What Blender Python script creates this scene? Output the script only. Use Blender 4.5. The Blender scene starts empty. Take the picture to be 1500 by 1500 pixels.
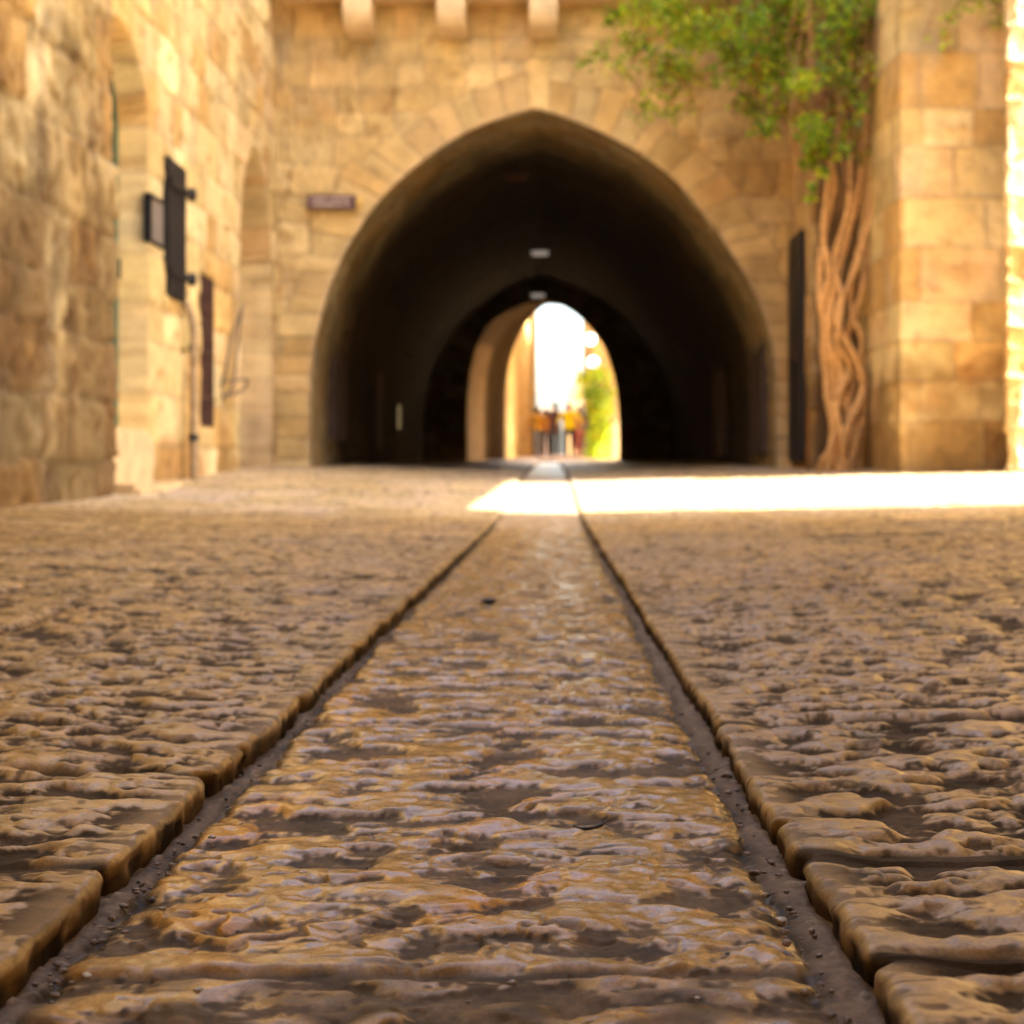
import bpy, bmesh, math, random
import numpy as np
from mathutils import Vector, Matrix
R = math.radians
scene = bpy.context.scene
col = scene.collection
random.seed(7)
FPX, VX, VY, CAMZ = 2400.0, 808.0, 686.0, 0.25     # measured from the photograph (metres from pixels)

def at(px, py, y):
    return ((px - VX) / FPX * y, y, CAMZ + (VY - py) / FPX * y)

# ------------------------------------------------------------------ noise
def _h(ix, iy, seed):
    with np.errstate(over='ignore'):
        a = ix.astype(np.int64).astype(np.uint32) * np.uint32(374761393)
        b = iy.astype(np.int64).astype(np.uint32) * np.uint32(668265263)
        h = a ^ (b + np.uint32((seed * 2246822519) & 0xffffffff))
        h = (h ^ (h >> np.uint32(13))) * np.uint32(1274126177)
        h = (h ^ (h >> np.uint32(16))) * np.uint32(2246822519)
        return h ^ (h >> np.uint32(15))

def N(x, y, seed=0):
    x = np.asarray(x, float); y = np.asarray(y, float)
    x, y = np.broadcast_arrays(x, y)
    fx = np.floor(x); fy = np.floor(y)
    dx = x - fx; dy = y - fy
    u = dx * dx * dx * (dx * (dx * 6 - 15) + 10)
    v = dy * dy * dy * (dy * (dy * 6 - 15) + 10)
    def g(i, j):
        a = _h(fx + i, fy + j, seed).astype(np.float64) * (2 * math.pi / 4294967296.0)
        return np.cos(a) * (dx - i) + np.sin(a) * (dy - j)
    n0 = g(0, 0) * (1 - u) + g(1, 0) * u
    n1 = g(0, 1) * (1 - u) + g(1, 1) * u
    return (n0 * (1 - v) + n1 * v) * 1.5

def fbm(x, y, seed=0, o=3):
    s = 0; a = 1.0; t = 0
    for k in range(o):
        s = s + a * N(x * 2 ** k, y * 2 ** k, seed + k * 17); t += a; a *= .5
    return s / t

def sst(a, b, x):
    t = np.clip((x - a) / (b - a), 0, 1)
    return t * t * (3 - 2 * t)

def mixc(a, b, t):
    t = np.asarray(t)[..., None]
    return np.asarray(a) * (1 - t) + np.asarray(b) * t

# ------------------------------------------------------------------ materials
def nodes(name):
    m = bpy.data.materials.new(name); m.use_nodes = True
    nt = m.node_tree
    return m, nt, nt.nodes['Principled BSDF']

def plain(name, c, rough=.7, metal=0, emit=None, es=0, var=.18, scale=9., bump=.15, spec=.5):
    m, nt, b = nodes(name)
    tc = nt.nodes.new('ShaderNodeTexCoord')
    n = nt.nodes.new('ShaderNodeTexNoise'); n.inputs['Scale'].default_value = scale; n.inputs['Detail'].default_value = 5
    nt.links.new(tc.outputs['Object'], n.inputs['Vector'])
    r = nt.nodes.new('ShaderNodeValToRGB')
    r.color_ramp.elements[0].position = .3; r.color_ramp.elements[1].position = .7
    r.color_ramp.elements[0].color = (*[x * (1 - var) for x in c], 1)
    r.color_ramp.elements[1].color = (*[min(1, x * (1 + var)) for x in c], 1)
    nt.links.new(n.outputs['Fac'], r.inputs['Fac']); nt.links.new(r.outputs['Color'], b.inputs['Base Color'])
    b.inputs['Roughness'].default_value = rough; b.inputs['Metallic'].default_value = metal
    b.inputs['Specular IOR Level'].default_value = spec
    if bump:
        bp = nt.nodes.new('ShaderNodeBump'); bp.inputs['Strength'].default_value = bump; bp.inputs['Distance'].default_value = .02
        nt.links.new(n.outputs['Fac'], bp.inputs['Height']); nt.links.new(bp.outputs['Normal'], b.inputs['Normal'])
    if emit:
        b.inputs['Emission Color'].default_value = (*emit, 1); b.inputs['Emission Strength'].default_value = es
    return m

def stone_mat(name, rough=.85, spec=.3, fine=38., bumpd=.01):
    """masonry: the block colours come from the mesh, grain and pitting from noise"""
    m, nt, b = nodes(name)
    at_ = nt.nodes.new('ShaderNodeAttribute'); at_.attribute_name = 'stone'
    tc = nt.nodes.new('ShaderNodeTexCoord')
    n = nt.nodes.new('ShaderNodeTexNoise'); n.inputs['Scale'].default_value = fine; n.inputs['Detail'].default_value = 6; n.inputs['Roughness'].default_value = .65
    n2 = nt.nodes.new('ShaderNodeTexNoise'); n2.inputs['Scale'].default_value = 4.3; n2.inputs['Detail'].default_value = 5
    for q in (n, n2): nt.links.new(tc.outputs['Object'], q.inputs['Vector'])
    mr = nt.nodes.new('ShaderNodeMapRange'); mr.inputs['From Min'].default_value = .3; mr.inputs['From Max'].default_value = .7
    mr.inputs['To Min'].default_value = .72; mr.inputs['To Max'].default_value = 1.2
    mx = nt.nodes.new('ShaderNodeMath'); mx.operation = 'MULTIPLY_ADD'; mx.inputs[1].default_value = .45
    ml = nt.nodes.new('ShaderNodeMath'); ml.operation = 'MULTIPLY'; ml.inputs[1].default_value = .55
    nt.links.new(n2.outputs['Fac'], ml.inputs[0])
    nt.links.new(n.outputs['Fac'], mx.inputs[0]); nt.links.new(ml.outputs[0], mx.inputs[2])
    nt.links.new(mx.outputs[0], mr.inputs['Value'])
    mult = nt.nodes.new('ShaderNodeVectorMath'); mult.operation = 'SCALE'
    nt.links.new(at_.outputs['Color'], mult.inputs[0]); nt.links.new(mr.outputs['Result'], mult.inputs['Scale'])
    nt.links.new(mult.outputs['Vector'], b.inputs['Base Color'])
    b.inputs['Roughness'].default_value = rough; b.inputs['Specular IOR Level'].default_value = spec
    bp = nt.nodes.new('ShaderNodeBump'); bp.inputs['Strength'].default_value = .5; bp.inputs['Distance'].default_value = bumpd
    nt.links.new(n.outputs['Fac'], bp.inputs['Height']); nt.links.new(bp.outputs['Normal'], b.inputs['Normal'])
    return m

def paving_mat(name, r_hi, r_lo, s_hi=.5, bump=.25):
    """worn limestone: colour and dirt from the mesh, polish on the worn ridges"""
    m, nt, b = nodes(name)
    at_ = nt.nodes.new('ShaderNodeAttribute'); at_.attribute_name = 'stone'
    dt = nt.nodes.new('ShaderNodeAttribute'); dt.attribute_name = 'dirt'
    tc = nt.nodes.new('ShaderNodeTexCoord')
    n = nt.nodes.new('ShaderNodeTexNoise'); n.inputs['Scale'].default_value = 420; n.inputs['Detail'].default_value = 4; n.inputs['Roughness'].default_value = .6
    n2 = nt.nodes.new('ShaderNodeTexNoise'); n2.inputs['Scale'].default_value = 60; n2.inputs['Detail'].default_value = 5
    for q in (n, n2): nt.links.new(tc.outputs['Object'], q.inputs['Vector'])
    ad = nt.nodes.new('ShaderNodeMath'); ad.operation = 'ADD'
    nt.links.new(n.outputs['Fac'], ad.inputs[0]); nt.links.new(n2.outputs['Fac'], ad.inputs[1])
    mr = nt.nodes.new('ShaderNodeMapRange'); mr.inputs['From Min'].default_value = .65; mr.inputs['From Max'].default_value = 1.35
    mr.inputs['To Min'].default_value = .60; mr.inputs['To Max'].default_value = 1.36
    nt.links.new(ad.outputs[0], mr.inputs['Value'])
    mult = nt.nodes.new('ShaderNodeVectorMath'); mult.operation = 'SCALE'
    nt.links.new(at_.outputs['Color'], mult.inputs[0]); nt.links.new(mr.outputs['Result'], mult.inputs['Scale'])
    nt.links.new(mult.outputs['Vector'], b.inputs['Base Color'])
    rr = nt.nodes.new('ShaderNodeMapRange'); rr.inputs['To Min'].default_value = r_hi; rr.inputs['To Max'].default_value = r_lo
    nt.links.new(dt.outputs['Fac'], rr.inputs['Value'])
    r2 = nt.nodes.new('ShaderNodeMath'); r2.operation = 'MULTIPLY_ADD'; r2.inputs[1].default_value = .25
    nt.links.new(n2.outputs['Fac'], r2.inputs[0]); nt.links.new(rr.outputs['Result'], r2.inputs[2])
    r3 = nt.nodes.new('ShaderNodeMath'); r3.operation = 'SUBTRACT'; r3.inputs[1].default_value = .125
    nt.links.new(r2.outputs[0], r3.inputs[0]); nt.links.new(r3.outputs[0], b.inputs['Roughness'])
    sp = nt.nodes.new('ShaderNodeMapRange'); sp.inputs['To Min'].default_value = s_hi; sp.inputs['To Max'].default_value = .05
    nt.links.new(dt.outputs['Fac'], sp.inputs['Value']); nt.links.new(sp.outputs['Result'], b.inputs['Specular IOR Level'])
    bp = nt.nodes.new('ShaderNodeBump'); bp.inputs['Strength'].default_value = bump; bp.inputs['Distance'].default_value = .0012
    nt.links.new(n.outputs['Fac'], bp.inputs['Height']); nt.links.new(bp.outputs['Normal'], b.inputs['Normal'])
    return m

def leaf_mat(name, c, trans=.5):
    m, nt, b = nodes(name)
    at_ = nt.nodes.new('ShaderNodeAttribute'); at_.attribute_name = 'stone'
    nt.links.new(at_.outputs['Color'], b.inputs['Base Color'])
    b.inputs['Roughness'].default_value = .32; b.inputs['Specular IOR Level'].default_value = .6
    b.inputs['Roughness'].default_value = .22
    tr = nt.nodes.new('ShaderNodeBsdfTranslucent'); nt.links.new(at_.outputs['Color'], tr.inputs['Color'])
    mx = nt.nodes.new('ShaderNodeMixShader'); mx.inputs[0].default_value = trans
    nt.links.new(b.outputs[0], mx.inputs[1]); nt.links.new(tr.outputs[0], mx.inputs[2])
    nt.links.new(mx.outputs[0], nt.nodes['Material Output'].inputs['Surface'])
    return m

M = dict(
    wall=stone_mat('limestone_masonry'),
    pave=paving_mat('worn_paving', .34, .8, .30, .4),
    chan=paving_mat('polished_channel_stone', .14, .6, .22, .2),
    block=plain('limestone_plain', (.50, .36, .19), .85, scale=6),
    pale=plain('pale_limestone', (.60, .46, .27), .85, scale=6),
    roof=plain('roof_plaster', (.45, .38, .28), .9, scale=3),
    iron=plain('black_iron', (.018, .016, .017), .55, .3, scale=20, spec=.4),
    rust=plain('rusty_iron', (.055, .02, .010), .8, .2, scale=14, var=.5),
    wood=plain('dark_wood', (.045, .024, .014), .7, scale=16, var=.4),
    green=plain('green_door_paint', (.02, .06, .035), .5, scale=12),
    grey=plain('grey_pane', (.17, .145, .13), .35, scale=5),
    pipe=plain('old_pipe', (.27, .19, .105), .6, scale=15, var=.35),
    cable=plain('cable_sheath', (.11, .075, .05), .7, scale=30),
    sign=plain('sign_enamel', (.105, .05, .055), .45, scale=22, var=.3),
    letter=plain('sign_lettering', (.75, .62, .55), .6, scale=40),
    brass=plain('yellow_lamp', (.62, .42, .12), .5, scale=20),
    bark=plain('vine_bark', (.50, .28, .10), .8, scale=28, var=.35, bump=.5),
    twig=plain('dry_twigs', (.30, .155, .06), .85, scale=30, var=.4),
    leaf=leaf_mat('vine_leaf', 0), lamp=plain('lamp_diffuser', (.7, .66, .6), .5, emit=(1, .86, .74), es=.03),
    glass=plain('lit_shop_glass', (.4, .36, .25), .25, emit=(1, .84, .55), es=.012),
    pebble=plain('pebble_stone', (.20, .16, .13), .7, scale=160, var=.5),
    dark=plain('dark_lump', (.03, .023, .02), .55, scale=120),
    white=plain('pale_chip', (.40, .35, .28), .5, scale=160),
    skin=plain('skin', (.45, .24, .15), .6, scale=20, bump=0),
    globe=plain('sunlit_hole_glow', (.8, .8, .78), .4, emit=(1, .97, .92), es=.8, bump=0),
    hair=plain('hair', (.03, .02, .015), .6, scale=60),
)

# ------------------------------------------------------------------ object helpers
def link(name, me, mat=None, parent=None):
    o = bpy.data.objects.new(name, me); col.objects.link(o)
    if mat is not None:
        for m in (mat if isinstance(mat, (list, tuple)) else [mat]): me.materials.append(m)
    if parent: o.parent = parent
    return o

def tag(o, label=None, cat=None, group=None, kind=None):
    if label: o['label'] = label
    if cat: o['category'] = cat
    if group: o['group'] = group
    if kind: o['kind'] = kind
    return o

def thing(name, label, cat, group=None, loc=(0, 0, 0)):
    o = bpy.data.objects.new(name, None); col.objects.link(o); o.location = loc
    o.empty_display_size = .2
    return tag(o, label, cat, group)

def grid_mesh(name, P, c=None, dirt=None, flip=False, smooth=True, drop=None):
    nr, nc = P.shape[:2]
    me = bpy.data.meshes.new(name)
    me.vertices.add(nr * nc)
    me.vertices.foreach_set('co', P.reshape(-1).astype(np.float32))
    i = np.arange(nr * nc).reshape(nr, nc)
    q = np.stack([i[:-1, :-1], i[:-1, 1:], i[1:, 1:], i[1:, :-1]], -1).reshape(-1, 4)
    if drop is not None: q = q[~drop.reshape(-1)]
    if flip: q = q[:, ::-1]
    nf = len(q)
    me.loops.add(nf * 4); me.loops.foreach_set('vertex_index', np.ascontiguousarray(q).reshape(-1).astype(np.int32))
    me.polygons.add(nf); me.polygons.foreach_set('loop_start', np.arange(0, nf * 4, 4, dtype=np.int32))
    if smooth: me.polygons.foreach_set('use_smooth', np.ones(nf, dtype=bool))
    if c is not None:
        a = me.attributes.new('stone', 'FLOAT_COLOR', 'POINT')
        cc = np.ones((nr * nc, 4), np.float32); cc[:, :3] = np.clip(c.reshape(-1, 3), 0, 1)
        a.data.foreach_set('color', cc.reshape(-1))
    if dirt is not None:
        a = me.attributes.new('dirt', 'FLOAT', 'POINT'); a.data.foreach_set('value', dirt.reshape(-1).astype(np.float32))
    me.update(calc_edges=True); me.validate()
    return me

class MB:
    """collects boxes, tubes and lumps into ONE mesh"""
    def __init__(s): s.bm = bmesh.new()
    def box(s, a, b, bev=0.0, mat=None):
        a = Vector(a); b = Vector(b)
        r = bmesh.ops.create_cube(s.bm, size=1)
        for v in r['verts']:
            v.co = Vector((a[i] + (v.co[i] + .5) * (b[i] - a[i]) for i in range(3)))
            if mat: v.co = mat @ v.co
        if bev:
            es = list({e for v in r['verts'] for e in v.link_edges})
            bmesh.ops.bevel(s.bm, geom=es, offset=bev, segments=2, affect='EDGES')
        return s
    def tube(s, pts, rad, n=8, cap=True):
        pts = [Vector(p) for p in pts]
        rad = rad if isinstance(rad, (list, tuple)) else [rad] * len(pts)
        rings = []; up = None
        for i, p in enumerate(pts):
            t = (pts[min(i + 1, len(pts) - 1)] - pts[max(i - 1, 0)]).normalized()
            if up is None: up = t.orthogonal().normalized()
            up = (up - t * up.dot(t)).normalized(); w = t.cross(up)
            rings.append([s.bm.verts.new(p + (up * math.cos(2 * math.pi * k / n) + w * math.sin(2 * math.pi * k / n)) * rad[i]) for k in range(n)])
        for a, b in zip(rings, rings[1:]):
            for k in range(n): s.bm.faces.new((a[k], a[(k + 1) % n], b[(k + 1) % n], b[k]))
        if cap:
            s.bm.faces.new(rings[0][::-1]); s.bm.faces.new(rings[-1])
        return s
    def lump(s, c, r, seed=0, amp=.25, sub=2):
        q = bmesh.ops.create_icosphere(s.bm, subdivisions=sub, radius=1)
        rnd = random.Random(seed); ph = [rnd.uniform(0, 6) for _ in range(6)]
        for v in q['verts']:
            d = v.co.normalized()
            k = 1 + amp * (math.sin(3 * d.x + ph[0]) * math.sin(2.6 * d.y + ph[1]) + .5 * math.sin(5 * d.z + ph[2] + 3 * d.x))
            v.co = Vector((c[0] + d.x * k * r[0], c[1] + d.y * k * r[1], c[2] + d.z * k * r[2]))
        return s
    def prism(s, poly, axis, a, b):
        """extrude a 2D polygon along an axis (0 x, 1 y, 2 z)"""
        def mk(p, h):
            l = list(p); l.insert(axis, h); return s.bm.verts.new(l)
        A = [mk(p, a) for p in poly]; B = [mk(p, b) for p in poly]
        s.bm.faces.new(A); s.bm.faces.new(B[::-1]); n = len(poly)
        for k in range(n): s.bm.faces.new((A[k], B[k], B[(k + 1) % n], A[(k + 1) % n]))
        return s
    def build(s, name, mat=None, parent=None, smooth=False):
        bmesh.ops.recalc_face_normals(s.bm, faces=s.bm.faces)
        me = bpy.data.meshes.new(name); s.bm.to_mesh(me); s.bm.free()
        if smooth:
            for p in me.polygons: p.use_smooth = True
        return link(name, me, mat, parent)

def spline(pts, n=6):
    pts = [Vector(p) for p in pts]
    out = []
    for i in range(len(pts) - 1):
        p0 = pts[max(i - 1, 0)]; p1 = pts[i]; p2 = pts[i + 1]; p3 = pts[min(i + 2, len(pts) - 1)]
        for k in range(n):
            t = k / n
            out.append(.5 * ((2 * p1) + (p2 - p0) * t + (2 * p0 - 5 * p1 + 4 * p2 - p3) * t * t + (3 * p1 - p0 - 3 * p2 + p3) * t ** 3))
    out.append(pts[-1]); return out

# ------------------------------------------------------------------ masonry pattern
PAL = np.array((1.0, 1.05, .90)) * np.array([(.52, .36, .18), (.56, .40, .22), (.50, .31, .13), (.60, .45, .26), (.46, .33, .165), (.56, .38, .225), (.47, .28, .115), (.62, .47, .29)])
MORTAR = np.array((.40, .285, .155))

def masonry(u, v, seed, hc=(.24, .38), lb=(.3, .7), wob=.018, pal=PAL, v0=-1.):
    """-> block colour, distance to the nearest joint, random value per block"""
    rnd = np.random.RandomState(seed)
    uu = u + wob * N(u / .35, v / .35, seed + 3) + .4 * wob * N(u / .09, v / .09, seed + 4)
    vv = v + wob * N(u / .5, v / .5, seed + 5) + .4 * wob * N(u / .08, v / .08, seed + 6)
    vb = [v0]
    while vb[-1] < vv.max() + 1: vb.append(vb[-1] + rnd.uniform(*hc))
    vb = np.array(vb); ci = np.clip(np.searchsorted(vb, vv) - 1, 0, len(vb) - 2)
    dv = np.minimum(vv - vb[ci], vb[ci + 1] - vv)
    du = np.zeros_like(u); rid = np.zeros(u.shape, int)
    umin, umax = uu.min() - 1, uu.max() + 1
    for c in range(len(vb) - 1):
        k = ci == c
        ub = [umin - rnd.uniform(0, .6)]
        while ub[-1] < umax: ub.append(ub[-1] + rnd.uniform(*lb))
        if not k.any(): continue
        ub = np.array(ub); x = uu[k]; b = np.clip(np.searchsorted(ub, x) - 1, 0, len(ub) - 2)
        du[k] = np.minimum(x - ub[b], ub[b + 1] - x); rid[k] = c * 977 + b
    h = _h(rid.astype(float), rid.astype(float) * 0 + seed, seed).astype(np.int64)
    rv = (h % 10007) / 10007.0
    colr = pal[(h // 7) % len(pal)] * (0.86 + .28 * rv)[..., None]
    return colr, np.minimum(du, dv), rv

def block_surface(u, v, seed, rough=1.0, jd=.012, **kw):
    c, d, rv = masonry(u, v, seed, **kw)
    j = np.exp(-(d / .014) ** 2)
    n1 = fbm(u / .16, v / .16, seed + 30, 3); n2 = N(u / .05, v / .05, seed + 40)
    disp = -jd * j + rough * (.012 * n1 + .005 * n2 + (rv - .5) * .016) * (1 - .6 * j)
    pit = sst(.38, .75, N(u / .21 + .5 * n1, v / .16 + .5 * n1, seed + 51) + .25 * n2) * min(rough, 1.4)
    disp = disp - .016 * pit
    c = mixc(c, MORTAR * .68, j * .52)
    st = fbm(u / .7, v / .9, seed + 60, 4)
    c = c * (1 + .34 * np.clip(st, -1, 1) + .22 * n1)[..., None]
    c = mixc(c, np.array((.34, .29, .21)), sst(.1, .6, fbm(u / .5 + 3, v / .8 + 8, seed + 67, 4)) * .5)
    c = mixc(c, np.array((.50, .30, .10)), sst(.12, .55, fbm(u / .4 + 7, v / .35, seed + 65, 3)) * .45)
    c = mixc(c, c * np.array((.66, .56, .46)), pit * .7)
    c = c * (1 + .10 * n2)[..., None]
    return c, disp

def path_sheet(name, path, zs, seed, parent, step=.025, fine=None, coarse=.08, rough=1.0, recess=None, recolor=None, mat=None, side=1, jd=.012, **kw):
    """wall sheet along a plan path; the surface normal is to the LEFT of the path when side=1"""
    path = [np.array(p, float) for p in path]
    us = [0.]; pts = [path[0]]; nrm = []
    acc = 0
    segs = []
    for a, b in zip(path, path[1:]):
        L = np.linalg.norm(b - a); t = (b - a) / L; nn = np.array((-t[1], t[0])) * side
        k = 0.; loc = []
        while k < L - 1e-6:
            p = a + t * k
            st = step if (fine is None or fine(p)) else coarse
            loc.append(k); k += st
        segs.append((a, t, nn, np.array(loc), L))
    P = []; Nn = []; U = []
    for s_, (a, t, nn, loc, L) in enumerate(segs):
        for k in loc:
            n_ = nn
            if k == 0 and s_ > 0: n_ = nn + segs[s_ - 1][2]
            P.append(a + t * k); Nn.append(n_); U.append(acc + k)
        acc += L
    P.append(path[-1]); Nn.append(segs[-1][2]); U.append(acc)
    P = np.array(P); Nn = np.array(Nn); U = np.array(U)
    uu, vv = np.meshgrid(U, zs)
    c, d = block_surface(uu, vv, seed, rough, jd, **kw)
    wx = P[:, 0][None, :] + 0 * vv; wy = P[:, 1][None, :] + 0 * vv
    if recess is not None:
        dep, rc, rw = recess(wx, wy, vv)
        d = d * (1 - rw * .7) - dep
        if rc is not None: c = mixc(c, rc, rw)
    if recolor is not None: c = recolor(wx, wy, vv, c)
    X = wx + Nn[:, 0][None, :] * d; Y = wy + Nn[:, 1][None, :] * d
    me = grid_mesh(name, np.stack([X, Y, vv], -1), c, flip=(side == 1))
    return link(name, me, mat or M['wall'], parent)

# ------------------------------------------------------------------ the ground
def gy(y):
    y = np.asarray(y, float)
    return np.interp(y, [-50, 8.2, 9.2, 13.5, 16, 36, 54, 120], [0, 0, .012, .147, .205, .415, .61, 1.25])
def gs(y):     # smoothed
    return sum(gy(np.asarray(y) + k) for k in (-.8, -.4, 0, .4, .8)) / 5
def G(x, y):
    return gs(y) + .030 * np.clip(np.abs(x) - .22, 0, 4.0)

FOOT_L, FOOT_R = .275, .162
def drop_of(y): return np.interp(y, [0, 1, 5, 7.8, 8.8, 13.2, 15, 30], [.017, .018, .03, .026, .009, .009, .03, .03])

def rows():
    r = list(np.arange(-9, .48, .25)); y = .5
    while y < 9.0:
        r.append(y); y += min(max(.0019 * y * y * 1.0, .0011), .0115)
    while y < 16.4: r.append(y); y += .035
    while y < 37: r.append(y); y += .12
    return np.array(r)
ROWS = rows()

def pit_field(x, y, sx, sy, seed):
    wx = x + .016 * N(x / .07, y / .07, seed + 1) + .006 * N(x / .022, y / .022, seed + 2)
    wy = y + .016 * N(x / .07, y / .07, seed + 3) + .006 * N(x / .022, y / .022, seed + 4)
    return .68 * N(wx / sx, wy / sy, seed + 5) + .36 * N(wx / (sx * .45), wy / (sy * .45), seed + 6)

STONE_TONES = 1.06 * np.array([(.370, .218, .066), (.392, .234, .075), (.350, .205, .058), (.375, .228, .082), (.335, .190, .050)])
DIRT = np.array((.027, .0175, .010))

def pavement(side, joints, seed, sx, sy, wide=None):
    foot = FOOT_L if side < 0 else FOOT_R
    y = ROWS; nr = len(y)
    K = 13; N1 = 430; N2 = 130
    frame = (.337 if side < 0 else .292) * np.clip(y, .5, None) * 1.16 + .05
    lim = np.where(y < 13.2, 3.25 if side < 0 else 9.0, 3.25)
    W1 = np.clip(frame - foot, .12, 3.0)
    W1 = np.minimum(W1, lim - foot - .15)
    s = np.linspace(0, 1, N1) ** 1.12
    e = np.zeros((nr, 1))
    jy = np.array(joints); notch = np.zeros(nr)
    rnd = np.random.RandomState(seed)
    for q, j in enumerate(jy):
        notch += (.008 + .010 * rnd.rand()) * np.exp(-np.abs((y - j) / (.007 + .008 * rnd.rand())) ** 1.6)
    eo = .004 * N(y / .14, y * 0 + seed, seed) + .0022 * N(y / .032, y * 0 + 3, seed + 1) + .006 * N(y / .5, y * 0, seed + 2) \
        + .009 * sst(.42, .6, N(y / .06, y * 0 + 9, seed + 8)) + notch
    rr = (.007 if side < 0 else .009) + .003 * N(y / .08, y * 0 + 5, seed + 9)
    d = drop_of(y)
    t = np.linspace(0, 1, K)
    po = np.zeros((nr, K)); pz = np.zeros((nr, K))
    for k in range(K):
        if t[k] < .4:
            f = t[k] / .4
            pz[:, k] = -(d + .03) * (1 - f) - rr * f; po[:, k] = .004 * (1 - f)
            po[:, k] += .004 * N(y / .03, np.full(nr, pz[:, k].mean() / .012), seed + 77)
        else:
            a = (t[k] - .4) / .6 * math.pi / 2
            po[:, k] = rr * (1 - math.cos(a)); pz[:, k] = -rr + rr * math.sin(a)
    base = foot + eo
    A = base[:, None] + po
    B = (base + rr)[:, None] + .0006 + (W1 - rr)[:, None] * s[None, :]
    far = np.linspace(0, 1, N2 + 1)[1:] ** 1.5
    C = B[:, -1:] + (lim[:, None] - B[:, -1:]) * far[None, :]
    X = np.concatenate([A, B, C], 1) ; Z0 = np.concatenate([pz, np.zeros((nr, N1 + N2))], 1)
    xs = X * side; Y = np.repeat(y[:, None], X.shape[1], 1)
    xg = xs; xs = xs + side * Z0 * .9                      # texture runs on down the curb face
    # stones
    yy = Y + .010 * N(xs / .2, Y / .2, seed + 11) + .004 * N(xs / .05, Y / .05, seed + 12)
    ci = np.clip(np.searchsorted(jy, yy) - 1, 0, len(jy) - 2)
    wj = np.full(len(jy), .008)
    if wide:
        for q, w in wide.items(): wj[q] = w
    d0 = yy - jy[ci] - wj[ci]; d1 = jy[ci + 1] - yy - wj[ci + 1]
    dy = np.minimum(d0, d1); dx = np.full(X.shape, 9.); rid = ci * 0
    xx = X + .010 * N(xs / .15, Y / .15, seed + 13)
    for c in range(len(jy) - 1):
        ub = [0., foot + rnd.uniform(.42, .8)]
        while ub[-1] < 10: ub.append(ub[-1] + rnd.uniform(.35, .75))
        k = ci == c
        if not k.any(): continue
        ub = np.array(ub); x = xx[k]; b = np.clip(np.searchsorted(ub, x) - 1, 0, len(ub) - 2)
        dl = np.where(b == 0, 9., x - ub[b]); dx[k] = np.minimum(dl, ub[b + 1] - x) - .006; rid[k] = c * 131 + b
    dj = np.minimum(dx, dy)
    h = _h(rid.astype(float), rid * 0. + seed, seed).astype(np.int64); rv = (h % 1009) / 1009.; rv2 = (h // 1013 % 1009) / 1009.
    n = pit_field(xs, Y, sx, sy, seed + 20)
    big = N(xs / .3, Y / .3, seed + 22)
    n = n + .08 * big + (rv - .5) * .07
    f1 = N(xs / .007, Y / .009, seed + 23); f2 = N(xs / .02, Y / .02, seed + 24)
    pit = sst(.30, -.42, n)
    sm = sst(.16, .42, N(xs / .021 + .8 * f2, Y / .017, seed + 95) + .18 * f1) * sst(-.2, .3, N(xs / .13, Y / .1, seed + 96))
    groove = sst(.004, -.004, dj + .003 * f2)
    edge = np.exp(-np.clip(dj, 0, 1) / .008)
    w = np.concatenate([np.linspace(0, .35, K)[None, :].repeat(nr, 0), (.35 + .65 * sst(0, .05, X[:, K:] - X[:, K:K + 1]))], 1)
    relief = -(.0066 if side < 0 else .0080) * pit + .0018 * np.clip(n, 0, 1) + .003 * big + .0005 * f1 * (.3 + pit) + .0012 * f2 + .0014 * N(xs / .03, Y / .028, seed + 91) + .0006 * N(xs / .011, Y / .011, seed + 92) - .0022 * sm \
        + (rv - .5) * .006 - .004 * edge
    relief = relief * (1 - groove) + groove * (-.0085 + .0008 * f2)
    tilt = (rv2 - .5) * .006 * np.sin((Y - jy[ci]) / (jy[ci + 1] - jy[ci]) * math.pi - 1.57)
    cw = np.gradient(X, axis=1); coarse = sst(.02, .07, cw)          # where the mesh is too coarse for the chisel marks
    w = w * (1 - .7 * coarse)
    Z = G(xg, Y) + Z0 + (relief + tilt) * w
    # colours
    c = STONE_TONES[(h // 31) % len(STONE_TONES)] * (.86 + .26 * rv)[..., None]
    st = fbm(xs / .35, Y / .35, seed + 40, 3)
    c = mixc(c, np.array((.31, .205, .125)), sst(.0, .55, st) * .5)
    c = mixc(c, np.array((.255, .165, .048)), sst(.05, .6, fbm(xs / .22 + 9, Y / .3, seed + 43, 3)) * .6)
    pale_far = sst(6.5, 9.5, Y + .5 * big)  # far paving is paler, lifted further so the sun patch burns white
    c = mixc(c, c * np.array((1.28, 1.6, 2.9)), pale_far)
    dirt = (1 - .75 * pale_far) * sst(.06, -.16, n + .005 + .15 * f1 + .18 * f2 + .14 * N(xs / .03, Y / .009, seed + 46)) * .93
    streak = sst(.30, .52, N(xs / .045, Y / .007, seed + 56) + .25 * f1) * sst(-.25, .3, N(xs / .1, Y / .08, seed + 57)) * .8
    dirt = np.maximum(np.maximum(dirt, streak), sm * .85)
    speck = sst(.42, .6, N(xs / .016, Y / .016, seed + 48)) * sst(-.1, .3, N(xs / .12, Y / .12, seed + 49)) * .7
    dirt = dirt * np.concatenate([np.linspace(.1, .6, K)[None, :].repeat(nr, 0), .6 + .4 * sst(0, .03, X[:, K:] - X[:, K:K + 1])], 1)
    dirt = np.maximum(np.maximum(dirt, speck), groove * .95)
    Kz = sst(-.004, -.016, Z0 - .006 * f2 - .005 * N(Y / .05, xs * 0, seed + 97))                 # grime that the runoff leaves on the curb face
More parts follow.
